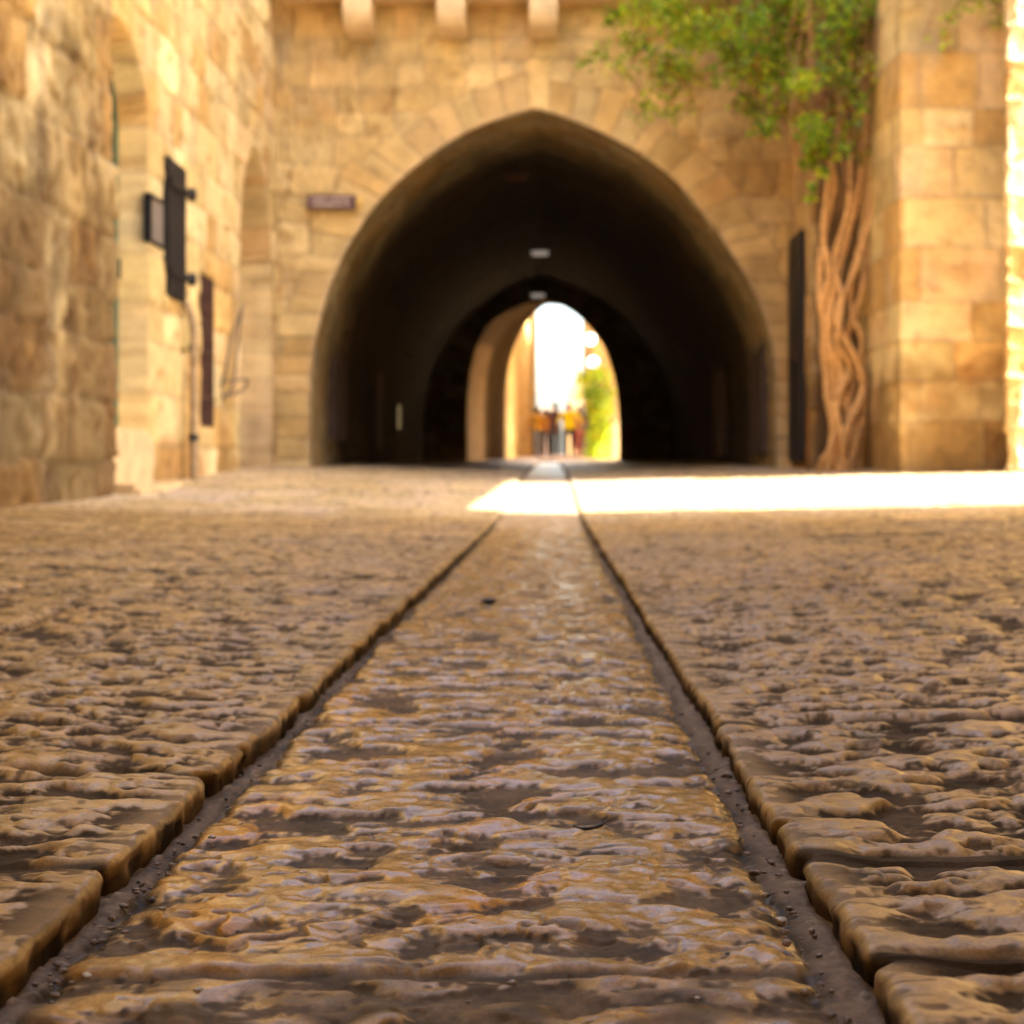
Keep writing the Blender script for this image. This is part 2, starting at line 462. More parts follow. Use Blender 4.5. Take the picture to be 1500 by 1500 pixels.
    stain = sst(.0, .35, fbm(Y / .06, xs / .03, seed + 50, 3)) * sst(-.001, -.008, Z0)
    dirt = np.maximum(dirt, np.clip(Kz * .9 + stain * .8, 0, 1))
    dirt = dirt * (1 - coarse) + np.maximum(.3, groove * .8) * coarse
    dc = mixc(DIRT, np.array((.058, .038, .024)), sst(-.3, .4, N(xs / .06, Y / .06, seed + 52)))
    c = mixc(c, dc, dirt)
    P = np.stack([xg, Y, Z], -1)
    me = grid_mesh('pavement', P, c, dirt, flip=(side < 0))
    o = link('pavement', me, M['pave'])
    return tag(o, 'worn stone paving left of the drain channel' if side < 0 else 'worn stone paving right of the drain channel', None, None, 'structure')

def jlist(first, seed, a=.34, b=.6):
    r = random.Random(seed); j = [-12, -9, -6] + [-5.5 + .5 * k for k in range(12)] + first
    while j[-1] < 40: j.append(j[-1] + r.uniform(a, b))
    return j
JL = jlist([.72, 1.03, 1.345, 1.81, 2.31, 2.82], 3)
JR = jlist([.55, .845, 1.075, 1.63, 2.3, 2.86], 5)
pavement(-1, JL, 101, .078, .033)
pavement(1, JR, 202, .074, .042, wide={JR.index(1.075): .02})

def channel():
    y = ROWS; nr = len(y)
    xl, xr = -.305, .195
    x = np.linspace(xl, xr, 330)
    xs, Y = np.meshgrid(x, y); seed = 303
    dz = drop_of(y)[:, None]
    n = pit_field(xs, Y, .078, .048, seed)
    big = N(xs / .25, Y / .25, seed + 9)
    f1 = N(xs / .006, Y / .008, seed + 10); f2 = N(xs / .018, Y / .018, seed + 11)
    n = n + .10 * big; nb = pit_field(xs + 3, Y + 5, .12, .075, seed + 60); nc = N(xs / .11 + .5 * f2, Y / .028, seed + 70)
    n = n + .20 * nb - .06 * nc + .07
    pit = sst(.30, -.42, n)
    sm = sst(.18, .42, N(xs / .020 + .8 * f2, Y / .016, seed + 95) + .18 * f1) * sst(-.1, .35, N(xs / .12, Y / .09, seed + 96))
    ridge = np.clip(n, 0, 1)
    jy = np.array([-9, -4, 0.1, .875, 1.72, 2.5, 3.2, 4.1, 4.9, 5.9, 6.8, 7.9, 9, 10, 11, 12, 13, 14.2, 15.3, 17, 19, 21, 23, 25, 27, 29, 31, 33, 35, 38])
    yy = Y + .012 * N(xs / .15, Y / .3, seed + 14) + .004 * f2
    ci = np.clip(np.searchsorted(jy, yy) - 1, 0, len(jy) - 2)
    dj = np.minimum(yy - jy[ci], jy[ci + 1] - yy) - .008
    le = -.260 - .014 * sst(1.4, 3.5, Y) + .008 * N(Y / .2, Y * 0, seed + 15) + .003 * f2
    re = .139 + .012 * sst(2, 4, Y) + .007 * N(Y / .2, Y * 0 + 4, seed + 16) + .003 * f2
    strip = np.maximum(sst(.004, -.004, xs - le), sst(-.004, .004, xs - re))
    crack = np.maximum(np.exp(-((xs - le) / .006) ** 2), np.exp(-((xs - re) / .008) ** 2)) * (.35 + .65 * sst(-.3, .1, N(Y / .07, xs * 0, seed + 17)))
    groove = sst(.005, -.005, dj) * (1 - strip)
    flat = np.maximum(strip, groove)
    relief = -.0056 * pit + .0014 * ridge + .002 * big + .0004 * f1 * (.3 + pit) + .0007 * f2 + .0013 * N(xs / .03, Y / .028, seed + 91) + .0005 * N(xs / .011, Y / .011, seed + 92) - .002 * sm
    grit = sst(.30, .50, N(xs / .009, Y / .009, seed + 81)) * sst(-.1, .35, N(xs / .05, Y / .06, seed + 82))
    relief = relief * (1 - flat) + flat * (-.003 + .0018 * N(xs / .03, Y / .03, seed + 18) + .0006 * f1 + .0022 * grit) - .004 * crack - .002 * groove
    # the small dark hollow a few metres off
    hx, hy = (715 - VX) / FPX * 3.32, 3.32
    hole = np.exp(-(((xs - hx) / .016) ** 2 + ((Y - hy) / .05) ** 2))
    relief -= .012 * hole
    Z = gs(Y) - dz + relief
    tan = np.array((.39, .230, .080)); amb = np.array((.47, .205, .020)); pale = np.array((.39, .25, .11))
    st = fbm(xs / .16, Y / .2, seed + 20, 3)
    c = mixc(tan, amb, sst(-.02, .45, st) * sst(2.6, 1.0, Y) * .9 + sst(.1, .6, st) * .25)
    c = mixc(c, pale, sst(.12, .5, fbm(xs / .1 + 5, Y / .1, seed + 23, 2)) * .6)
    dirt = sst(.06, -.15, n - .005 + .17 * f1 + .19 * f2 + .10 * N(xs / .03, Y / .009, seed + 46)) * .93
    streak = sst(.34, .55, N(xs / .05, Y / .007, seed + 56) + .25 * f1) * sst(-.1, .4, N(xs / .1, Y / .08, seed + 57)) * .7
    dirt = np.maximum(np.maximum(dirt, streak), sm * .85)
    dc = mixc(np.array((.042, .027, .015)), np.array((.105, .068, .038)), sst(-.4, .4, N(xs / .05, Y / .05, seed + 24) + .3 * f1))
    dirt = np.maximum(dirt, flat * .95)
    near = sst(.93, .80, Y + .03 * f2) * sst(-.25, .35, N(xs / .05, Y / .05, seed + 28) + .2)
    dirt = np.maximum(dirt, near * .9)
    pf = sst(6.5, 9.5, Y + .3 * big)  # channel stone paled here too, painting in the white of the sun patch
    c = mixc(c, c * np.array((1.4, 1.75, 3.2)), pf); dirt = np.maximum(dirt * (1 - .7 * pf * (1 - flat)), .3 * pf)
    c = mixc(c, dc, dirt)
    c = mixc(c, np.array((.165, .112, .073)) * (1 + .25 * f1 + .55 * fbm(xs / .05, Y / .07, seed + 83, 3))[..., None], strip * .8)
    c = mixc(c, np.array((.34, .26, .18)), grit * strip * .5)
    c = mixc(c, np.array((.014, .010, .008)), np.clip(crack * .8 + hole * .9, 0, 1))
    me = grid_mesh('drain_channel', np.stack([xs, Y, Z], -1), c, np.clip(dirt, 0, 1), flip=False)
    return tag(link('drain_channel', me, M['chan']), 'sunken drain channel of polished amber stone down the middle of the street', None, None, 'structure')
channel()

# street beyond the passage, and the land around
def far_street():
    y = np.concatenate([np.arange(36.8, 60, .1), np.arange(60, 125, .5)]); x = np.concatenate([np.arange(-3, 3, .06), np.arange(3, 12.1, .5)])
    xs, Y = np.meshgrid(x, y)
    c, d, rv = masonry(xs, Y, 61, hc=(.35, .6), lb=(.35, .7), pal=STONE_TONES)
    Z = gs(Y) + .004 - .01 * np.exp(-(d / .015) ** 2) + .006 * N(xs / .1, Y / .1, 9)
    c = mixc(c, DIRT * 2, np.exp(-(d / .015) ** 2))
    me = grid_mesh('street', np.stack([xs, Y, Z], -1), c, np.full(xs.shape, .3))
    tag(link('street', me, M['pave']), 'sunlit paved street beyond the passage', None, None, 'structure')
far_street()
g = MB(); g.bm.faces.new([g.bm.verts.new(p) for p in ((-400, -400, -.35), (400, -400, -.35), (400, 600, -.35), (-400, 600, -.35))])
tag(g.build('ground', M['roof']), 'dusty open ground around the old streets', None, None, 'structure')

# ------------------------------------------------------------------ left house
ZF = np.concatenate([np.arange(-.12, 5.2, .025), np.arange(5.2, 7.61, .1)])
left = thing('stone_house', 'tall rough limestone house along the left side of the street', 'house')
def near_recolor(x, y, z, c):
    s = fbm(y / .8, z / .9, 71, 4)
    s = .6 * s + .5 * fbm(y / .22 + 2, z / .26, 72, 4); damp_or_shade = sst(-.55, .65, s * 1.3 + .98 - .42 * z)                     # damp stains low on the wall, with shade far from the light painted in
    c = mixc(c, c * np.array((.22, .165, .095)), damp_or_shade * .9)
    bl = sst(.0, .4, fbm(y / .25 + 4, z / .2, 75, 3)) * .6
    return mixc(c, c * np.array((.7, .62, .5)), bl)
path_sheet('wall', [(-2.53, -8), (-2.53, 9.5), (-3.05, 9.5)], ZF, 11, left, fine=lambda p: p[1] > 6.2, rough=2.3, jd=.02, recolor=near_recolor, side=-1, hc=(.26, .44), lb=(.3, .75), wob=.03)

def left_recess(x, y, z):
    dep = np.zeros_like(x); rw = np.zeros_like(x); rc = np.zeros(x.shape + (3,))
    # arched doorway with the green door
    hw = .73; yc = 10.2; top = 2.55 + .46 * np.sqrt(np.clip(1 - ((y - yc) / hw) ** 2, 0, 1))
    m = sst(.012, -.012, np.abs(y - yc) - hw) * sst(.012, -.012, z - top) * sst(-.012, .012, z - .50)
    dep += .22 * m
    # narrow window
    m2 = sst(.01, -.01, np.abs(y - 12.84) - .25) * sst(.01, -.01, np.abs(z - 1.165) - .59)
    dep += .14 * m2
    # blind arched niche
    yc3 = 14.9; hw3 = .78; top3 = 2.05 + 1.08 * np.clip(1 - (np.abs(y - yc3) / hw3) ** 2.0, 0, 1) ** .62
    m3 = sst(.02, -.02, np.abs(y - yc3) - hw3) * sst(.02, -.02, z - top3) * sst(-.02, .02, z - .12)
    dep += .32 * m3
    # iron shutter opening
    m4 = sst(.01, -.01, np.abs(y - 11.65) - .25) * sst(.01, -.01, np.abs(z - 1.94) - .46)
    dep += .10 * m4
    return dep, None, rw
def left_recolor(x, y, z, c):
    # dressed pale band that frames the niche, and a damp foot
    yc3 = 14.9
    top3 = 2.05 + 1.35 * np.clip(1 - (np.abs(y - yc3) / .98) ** 2.0, 0, 1) ** .62
    fr = sst(.02, -.02, np.abs(y - yc3) - .98) * sst(.02, -.02, z - top3)
    c = mixc(c, c * .55 + np.array((.56, .42, .25)) * .5, fr * .7)
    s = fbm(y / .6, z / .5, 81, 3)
    damp_or_shade = sst(0., .5, s + .75 - 1.3 * z)
    return mixc(c, c * np.array((.66, .55, .45)), damp_or_shade * .8)
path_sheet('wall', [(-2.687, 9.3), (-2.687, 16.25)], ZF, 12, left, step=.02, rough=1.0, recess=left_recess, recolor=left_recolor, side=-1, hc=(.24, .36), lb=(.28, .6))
# body and roof
b = MB(); b.box((-9, -7.9, -.2), (-3.06, 16.2, 7.5)); b.build('building_body', M['block'], left)
b = MB(); b.box((-9.2, -8.2, 7.5), (-2.45, 16.1, 7.68), .03); b.build('roof', M['roof'], left)
# green door deep in the doorway
d = MB()
for k in range(9): d.box((-2.905, 9.50 + k * .161, .50), (-2.888, 9.655 + k * .161, 3.0), .004)
door = d.build('door', M['green'], left); door['label'] = 'dark green plank door deep in the arched doorway'
h = MB(); h.tube([(-2.87, 10.75, 1.5), (-2.835, 10.75, 1.5), (-2.835, 10.75, 1.62), (-2.87, 10.75, 1.62)], .009); h.build('handle', M['iron'], door)
# threshold stones under the doorway
s = MB(); s.box((-2.95, 9.48, .10), (-2.655, 10.97, .50), .03); s.build('doorstep', M['block'], left)
s = MB(); s.box((-2.75, 10.9, -.05), (-2.50, 11.75, .16), .03); s.box((-2.7, 9.6, -.05), (-2.42, 10.9, .155), .03); s.build('foot_stone', M['block'], left)
# black iron shutter standing proud of the wall
w = MB()
for k in range(5): w.box((-2.70, 11.38 + k * .108, 1.46), (-2.655, 11.484 + k * .108, 2.42), .006)
sh = w.build('shutter', M['iron'], left)
w = MB(); w.box((-2.655, 11.37, 1.60), (-2.635, 11.96, 1.66), .004); w.build('hinge_strap', M['iron'], sh)
w = MB(); w.box((-2.655, 11.37, 2.22), (-2.635, 11.96, 2.28), .004); w.build('hinge_strap', M['iron'], sh)
for zz in (2.25, 1.63):
    w = MB(); w.lump((-2.63, 11.98, zz), (.04, .06, .05), 4, .1); w.build('hinge', M['iron'], sh)
# small framed box window beside it
w = MB()
y0, y1, z0, z1 = 10.92, 11.33, 1.76, 2.09
for (a, c_) in (((y0, z0), (y1, z0 + .024)), ((y0, z1 - .024), (y1, z1)), ((y0, z0 + .024), (y0 + .024, z1 - .024)), ((y1 - .024, z0 + .024), (y1, z1 - .024))):
    w.box((-2.72, a[0], a[1]), (-2.668, c_[0], c_[1]), .004)
wf = w.build('window', M['iron'], left)
w = MB(); w.box((-2.71, y0 + .02, z0 + .02), (-2.680, y1 - .02, z1 - .02)); w.build('pane', M['grey'], wf)
# narrow dark window with its rusty grille
w = MB(); w.box((-2.84, 12.58, .56), (-2.81, 13.10, 1.77)); nw = w.build('window', M['wood'], left)
w = MB()
for k in range(6): w.tube([(-2.70, 12.63 + k * .084, .58), (-2.70, 12.63 + k * .084, 1.75)], .011)
for zz in (.8, 1.15, 1.5): w.tube([(-2.70, 12.58, zz), (-2.70, 13.10, zz)], .011)
w.build('grille', M['rust'], nw)
# drainpipe
p = MB(); p.tube(spline([(-2.66, 11.90, 1.46), (-2.61, 11.93, 1.28), (-2.61, 11.94, .9), (-2.61, 11.95, .1)], 5), .028, 10); pp = p.build('drainpipe', M['pipe'], left, True)
for zz in (.45, 1.1):
    p = MB(); p.tube([(-2.61, 11.945, zz), (-2.61, 11.945, zz + .05)], .036, 10); p.build('bracket', M['iron'], pp)
# loose cable loop
p = MB()
p.tube(spline([(-2.65, 13.15, .9), (-2.58, 13.3, 1.35), (-2.56, 13.55, 1.58), (-2.60, 13.72, 1.55), (-2.62, 13.62, 1.2), (-2.60, 13.4, .95), (-2.64, 13.2, .8)], 6), .012, 6)
p.tube(spline([(-2.65, 13.2, .95), (-2.58, 13.5, .98), (-2.56, 13.8, 1.0), (-2.6, 13.85, .92), (-2.62, 13.5, .86), (-2.65, 13.2, .84)], 6), .010, 6)
p.build('cable', M['cable'], left, True)

# ------------------------------------------------------------------ the vaulted passage
PX_ARCH = [(456, 700), (456, 620), (456, 548), (462, 500), (473, 450), (490, 400), (516, 350), (548, 302), (580, 267), (615, 238), (658, 208), (702, 182), (744, 170), (785, 159),
           (825, 171), (869, 188), (920, 213), (960, 240), (996, 269), (1026, 307), (1054, 347), (1080, 384), (1104, 422), (1122, 466), (1133, 510), (1136, 560), (1136, 630), (1136, 700)]
def arch_curve(n):
    pts = [((px - VX) / 150., CAMZ + (VY - py) / 150.) for px, py in PX_ARCH]
    pts = [(a, 0, b) for a, b in pts]
    sp = [(p.x, p.z) for p in spline(pts, 20)]
    sp = np.array(sp); L = np.concatenate([[0], np.cumsum(np.linalg.norm(np.diff(sp, axis=0), axis=1))])
    t = np.linspace(0, L[-1], n)
    P = np.stack([np.interp(t, L, sp[:, 0]), np.interp(t, L, sp[:, 1])], 1)
    k = int(np.argmax(P[:, 1]))                                   # smooth each haunch, keep the point and the feet
    for a, b in ((0, k), (k, n - 1)):
        for _ in range(260):
            P[a + 1:b] = .25 * P[a:b - 1] + .5 * P[a + 1:b] + .25 * P[a + 2:b + 1]
    return P, t

def arch_face(name, A, T, rect, y, seed, parent, nrad=150, ring=.42, rough=1.0, facing=-1, mat=None, pal=PAL, dark=1.0, recolor=None):
    """flat masonry wall around an arched opening; voussoirs follow the arch"""
    x0, x1, z1 = rect
    n = len(A); cx = (A[0, 0] + A[-1, 0]) / 2
    tg = np.gradient(A, axis=0); tg /= np.linalg.norm(tg, axis=1)[:, None]
    zb = A[0, 1]
    top = np.array([cx, A[:, 1].max() * .55])
    O = np.zeros_like(A)
    for i in range(n):
        if A[i, 1] < top[1]:
            # straight sideways, fanning up only above the middle
            dirv = np.array([-1. if A[i, 0] < cx else 1., 0.])
        else:
            dirv = A[i] - top
        ts = []
        if dirv[0] < -1e-6: ts.append((x0 - A[i, 0]) / dirv[0])
        if dirv[0] > 1e-6: ts.append((x1 - A[i, 0]) / dirv[0])
        if dirv[1] > 1e-6: ts.append((z1 - A[i, 1]) / dirv[1])
        O[i] = A[i] + dirv * min(ts)
    # put the rectangle's corners in exactly
    for xc in (x0, x1):
        O[np.argmin(np.linalg.norm(O - np.array([xc, z1]), axis=1))] = (xc, z1)
    s = np.linspace(0, 1, nrad) ** 1.25
    P2 = A[:, None, :] * (1 - s)[None, :, None] + O[:, None, :] * s[None, :, None]
    X = P2[..., 0]; Z = P2[..., 1]
    rd = np.linalg.norm(P2 - A[:, None, :], axis=2)
    c, d, = block_surface(X, Z, seed, rough, hc=(.18, .31), lb=(.2, .5), wob=.045, pal=pal)
    uu = np.repeat(T[:, None], nrad, 1)
    # voussoirs: long narrow stones set radially
    rnd = np.random.RandomState(seed + 1); ub = [0.]
    while ub[-1] < T[-1] + .3: ub.append(ub[-1] + rnd.uniform(.15, .27))
    ub = np.array(ub); u2 = uu + .012 * N(X / .1, Z / .1, seed + 2)
    bi = np.clip(np.searchsorted(ub, u2) - 1, 0, len(ub) - 2)
    hh = _h(bi.astype(float), bi * 0. + 5, seed).astype(np.int64); rv = (hh % 997) / 997.
    rlen = ring * (.72 + .5 * rv)
    du = np.minimum(u2 - ub[bi], ub[bi + 1] - u2); dd = np.minimum(du, np.abs(rlen - rd))
    j = np.exp(-(dd / .013) ** 2)
    vc = pal[(hh // 7) % len(pal)] * (.84 + .36 * rv)[..., None]
    vc = mixc(vc, MORTAR * .66, j * .6) * (1 + .2 * fbm(X / .3, Z / .3, seed + 9, 3))[..., None]
    vd = -.012 * j + .008 * fbm(X / .12, Z / .12, seed + 8, 3) + (rv - .5) * .014
    inr = sst(.006, -.006, rd - rlen)
    c = mixc(c, vc, inr); d = d * (1 - inr) + vd * inr
    arris = np.exp(-rd / .012)
    c = mixc(c, np.array((.60, .46, .28)), np.exp(-(rd / .05) ** 2) * .55)      # worn pale edge of the arch
    d = d - .012 * arris
    if recolor: c = recolor(X, Z, c)
    Y = y + facing * d
    me = grid_mesh(name, np.stack([X, Y, Z], -1), c * dark, flip=(facing > 0))
    return link(name, me, mat or M['wall'], parent)

passage = thing('vaulted_passage', 'stone building pierced by a dark pointed arch over the street', 'building')
A0, T0 = arch_curve(420)
FACADE_PAL = (PAL * .5 + PAL.mean(0) * .5) * np.array((1.06, 1.05, 1.0))
def facade_vine_shade(x, z, c):
    q = sst(-.3, .5, fbm(x / .5, z / .5, 131, 3) * .8 + (x - .95) * .75 - .2 * np.clip(z - 3.2, 0, 3)) * sst(.3, 1.0, x)  # shade of the vine right of the arch, painted as browned stone
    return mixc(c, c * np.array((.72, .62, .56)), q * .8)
arch_face('facade', A0, T0, (-2.75, 2.42, 7.3), 16.0, 21, passage, pal=FACADE_PAL, recolor=facade_vine_shade)

def vault(A, T, ys, seed, name, parent, pal, shift=None, soot_shade=None, rough=1.0):
    n = len(A); tg = np.gradient(A, axis=0); tg /= np.linalg.norm(tg, axis=1)[:, None]
    nrm = np.stack([tg[:, 1], -tg[:, 0]], 1)     # towards the inside
    uu, Yg = np.meshgrid(T, ys)
    c, d = block_surface(uu, Yg, seed, rough, hc=(.22, .36), lb=(.3, .6), pal=pal, v0=ys[0] - 1)
    X = A[:, 0][None, :] + nrm[:, 0][None, :] * d; Z = A[:, 1][None, :] + nrm[:, 1][None, :] * d
    if shift is not None: X = X + shift(Yg)
    if soot_shade is not None: c = soot_shade(uu, Yg, c)
    me = grid_mesh(name, np.stack([X, Yg, Z], -1), c)
    return link(name, me, M['wall'], parent)
def soot_shade_fn(u, y, c):
    s = sst(16.3, 18.6, y + .6 * fbm(u / .6, y / .6, 92, 3))  # soot, plus the inward fall of daylight painted as darkening
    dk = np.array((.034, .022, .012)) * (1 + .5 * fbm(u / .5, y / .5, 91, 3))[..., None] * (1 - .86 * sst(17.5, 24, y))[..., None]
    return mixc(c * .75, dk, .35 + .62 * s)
vy = np.concatenate([np.arange(15.985, 19, .03), np.arange(19, 30.1, .12)])
vault(A0, T0, vy, 31, 'vault', passage, PAL, soot_shade=soot_shade_fn)
# inner portal: a smaller arch some way in, widening and turning to the right further on
def px_arch(pts, y, n):
    k = FPX / y
    sp = np.array([(p.x, p.z) for p in spline([((a - VX) / k, 0, CAMZ + (VY - b) / k) for a, b in pts], 12)])
    L = np.concatenate([[0], np.cumsum(np.linalg.norm(np.diff(sp, axis=0), axis=1))]); t = np.linspace(0, L[-1], n)
    return np.stack([np.interp(t, L, sp[:, 0]), np.interp(t, L, sp[:, 1])], 1), t
DARKPAL = PAL * .05
A1, T1 = px_arch([(685, 694), (684, 640), (685, 585), (690, 540), (701, 502), (722, 470), (758, 450), (801, 441), (830, 451), (853, 468), (881, 502), (897, 542), (905, 590), (907, 640), (907, 694)], 30., 160)
A2, T2 = px_arch([(739, 692), (739, 620), (742, 560), (752, 512), (769, 477), (789, 454), (807, 446), (842, 456), (882, 500), (908, 545), (926, 600), (930, 640), (930, 692)], 36.6, 160)
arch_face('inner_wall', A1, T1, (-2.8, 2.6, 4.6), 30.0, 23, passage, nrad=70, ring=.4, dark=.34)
def inner_vault():
    ys = np.arange(29.985, 36.62, .06); uu, Yg = np.meshgrid(T1, ys); f = ((Yg - ys[0]) / (ys[-1] - ys[0]))[..., None]
    c, d = block_surface(uu, Yg, 33, .6, hc=(.22, .36), lb=(.3, .6), v0=29)
    A = A1[None] * (1 - f) + A2[None] * f
    tg = np.gradient(A, axis=1); tg /= np.linalg.norm(tg, axis=2)[..., None]
    P = np.stack([A[..., 0] + tg[..., 1] * d, Yg, A[..., 1] - tg[..., 0] * d], -1)
    pier = sst(32.75, 32.65, Yg) * sst(2.5, 2.3, uu)          # pale dressed near jamb, its daylight painted into the tone
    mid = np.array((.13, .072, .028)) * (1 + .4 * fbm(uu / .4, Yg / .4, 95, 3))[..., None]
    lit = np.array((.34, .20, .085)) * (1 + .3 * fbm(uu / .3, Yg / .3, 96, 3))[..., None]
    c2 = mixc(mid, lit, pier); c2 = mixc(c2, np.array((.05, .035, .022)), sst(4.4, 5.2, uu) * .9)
    fy = .5 * (Yg[:-1, :-1] + Yg[1:, 1:]); fx = P[:-1, :-1, 0]; fz = P[:-1, :-1, 2]     # unseen right doorway and court, added to throw daylight on the left jamb
    drop = (fy > 30.3) & (fy < 32.7) & (fx > .6) & (fz < 2.3)
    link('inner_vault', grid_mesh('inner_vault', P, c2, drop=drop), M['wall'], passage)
inner_vault()
arch_face('back_wall', A2, T2, (-8.8, 8.8, 7.2), 36.6, 25, passage, nrad=90, ring=.4, facing=1)
b = MB(); b.box((-9.1, 16.3, 7.28), (1.6, 36.9, 7.5), .03); b.box((1.6, 16.3, 7.28), (9.1, 30.1, 7.5), .03); b.box((1.6, 33.0, 7.28), (9.1, 36.9, 7.5), .03); b.build('roof', M['roof'], passage)  # left open above the added court so daylight gets in
b = MB(); b.box((-9, 16.25, -.2), (-2.9, 36.5, 7.25)); b.build('building_body', M['block'], passage)
b = MB(); b.box((2.65, 16.25, -.2), (9, 30.1, 7.25)); b.box((1.9, 33.0, -.2), (9, 36.5, 7.25)); b.build('building_body', M['block'], passage)
b = MB(); b.box((-2.95, 15.90, 7.28), (2.5, 16.3, 7.55), .03); b.build('coping', M['block'], passage)
# ledge on three corbels
b = MB(); b.box((-2.66, 15.58, 4.79), (2.30, 16.05, 4.95), .02); b.build('ledge', M['pale'], passage)
for px in (524, 661, 796):
    xc = (px - VX) / FPX * 15.7; hw = .137
    prof = [(16.04, 4.79), (15.60, 4.79), (15.60, 4.63), (15.62, 4.55), (15.67, 4.485), (15.75, 4.45), (15.86, 4.44), (16.04, 4.44)]
    b = MB(); b.prism(prof, 0, xc - hw, xc + hw); bmesh.ops.bevel(b.bm, geom=list(b.bm.edges), offset=.012, segments=2, affect='EDGES'); b.build('corbel', M['pale'], passage)
# doors along the left side of the passage, and glazed shop fronts
def tunnel_x(side): return (-2.347 if side < 0 else 2.187)
for side, y0, y1, z0, z1 in ((-1, 17.3, 18.1, .55, 2.2), (-1, 21.6, 22.2, .5, 1.9), (1, 16.6, 17.4, .4, 2.1), (1, 20.5, 21.5, .4, 2.2)):
    x = tunnel_x(side); d = MB()
    n = 5; w_ = (y1 - y0) / n
    for k in range(n): d.box((x - .05, y0 + k * w_ + .004, z0), (x + .05, y0 + (k + 1) * w_ - .004, z1), .005)
    dd = d.build('door', M['wood'], passage)
    f = MB(); f.box((x - .07, y0 - .09, z0), (x + .07, y0, z1 + .09)); f.box((x - .07, y1, z0), (x + .07, y1 + .09, z1 + .09)); f.box((x - .066, y0, z1), (x + .066, y1, z1 + .088)); f.build('door_frame', M['wood'], dd)
for side, px, py0, py1, y_, w_ in ((-1, 555, 547, 563, 22.9, .22), (-1, 581, 522, 566, 24.9, .30), (-1, 581, 594, 628, 24.9, .26), (1, 925, 568, 577, 27., .3)):
    x = tunnel_x(side); yy = abs(x) * FPX / abs(px - VX)
    z1 = CAMZ + (VY - py0) / FPX * yy; z0 = CAMZ + (VY - py1) / FPX * yy
    f = MB(); f.box((x - .05, yy - w_ / 2 - .05, z0 - .05), (x + .03, yy + w_ / 2 + .05, z1 + .05), .006) if side < 0 else f.box((x - .03, yy - w_ / 2 - .05, z0 - .05), (x + .05, yy + w_ / 2 + .05, z1 + .05), .006)
    fo = f.build('window', M['wood'], passage)
    f = MB(); xi = x + .036 if side < 0 else x - .036
    f.box((xi - .008, yy - w_ / 2, z0), (xi + .008, yy + w_ / 2, z1)); f.build('pane', M['glass'], fo)

# ceiling lamps of the passage
def ceil_lamp(px, py, y, label, on=True):
    x, y, z = at(px, py, y)
    t = thing('ceiling_lamp', label, 'lamp', 'lamps hung under the vault', (x, y, z))
    m = MB(); m.box((-.12, -.06, -.028), (.12, .06, .028), .012); m.build('diffuser', M['lamp'] if on else M['rust'], t)
    m = MB(); m.box((-.14, -.08, .032), (.14, .08, .06), .01); m.build('housing', M['iron'], t)
    zt = float(np.interp(x, A0[:, 0], A0[:, 1]))
    m = MB(); m.tube([(0, 0, .07), (0, 0, max(.12, zt - z + .02))], .012, 6); m.build('rod', M['iron'], t)
ceil_lamp(755, 262, 18.2, 'unlit grey ceiling lamp nearest the mouth of the dark passage', False)
ceil_lamp(791, 371, 23.5, 'small pale lamp under the vault, upper of the two lit ones')
ceil_lamp(788, 433, 28.5, 'small pale lamp just above the far bright opening')

# street sign on the facade
sx0, sy0, sz0 = at(450, 306, 15.93); sx1, _, sz1 = at(521, 286, 15.93)
t = thing('street_sign', 'narrow maroon street name plate on the facade left of the arch', 'sign', None, ((sx0 + sx1) / 2, 15.93, (sz0 + sz1) / 2))
wq, hq = (sx1 - sx0) / 2, (sz1 - sz0) / 2
m = MB(); m.box((-wq, -.012, -hq), (wq, .05, hq), .006); m.build('plate', M['sign'], t)
rnd = random.Random(4)
for row in range(2):
    m = MB(); m.box((-wq + .04, -.0135, hq * (.42 - .84 * row) - .0025), (wq - .05, -.0112, hq * (.42 - .84 * row) + .0025))
    x = -wq + .05; zc = hq * (.42 - .84 * row)
    while x < wq - .06:
        w_ = rnd.uniform(.008, .02); h_ = rnd.uniform(.012, .02)
        if rnd.random() < .85:
            m.box((x, -.016, zc - h_), (x + .006, -.011, zc + h_))
            if rnd.random() < .6: m.box((x + .0061, -.0155, zc + h_ - .007), (x + w_, -.0115, zc + h_))
            if rnd.random() < .4: m.box((x + .0061, -.0155, zc - h_), (x + w_, -.0115, zc - h_ + .007))
        x += w_ + rnd.choice((.007, .009, .022))
    m.build('lettering', M['letter'], t)
x, y, z = at(526, 296, 15.9)
t = thing('wall_lamp', 'small yellow light fitting at the right end of the street sign', 'lamp', None, (x, y, z))
m = MB(); m.lump((0, 0, 0), (.035, .03, .06), 2, .05); m.build('shade', M['brass'], t, True)
m = MB(); m.tube([(0, 0, 0), (0, .12, .02)], .012, 6); m.build('bracket', M['iron'], t)

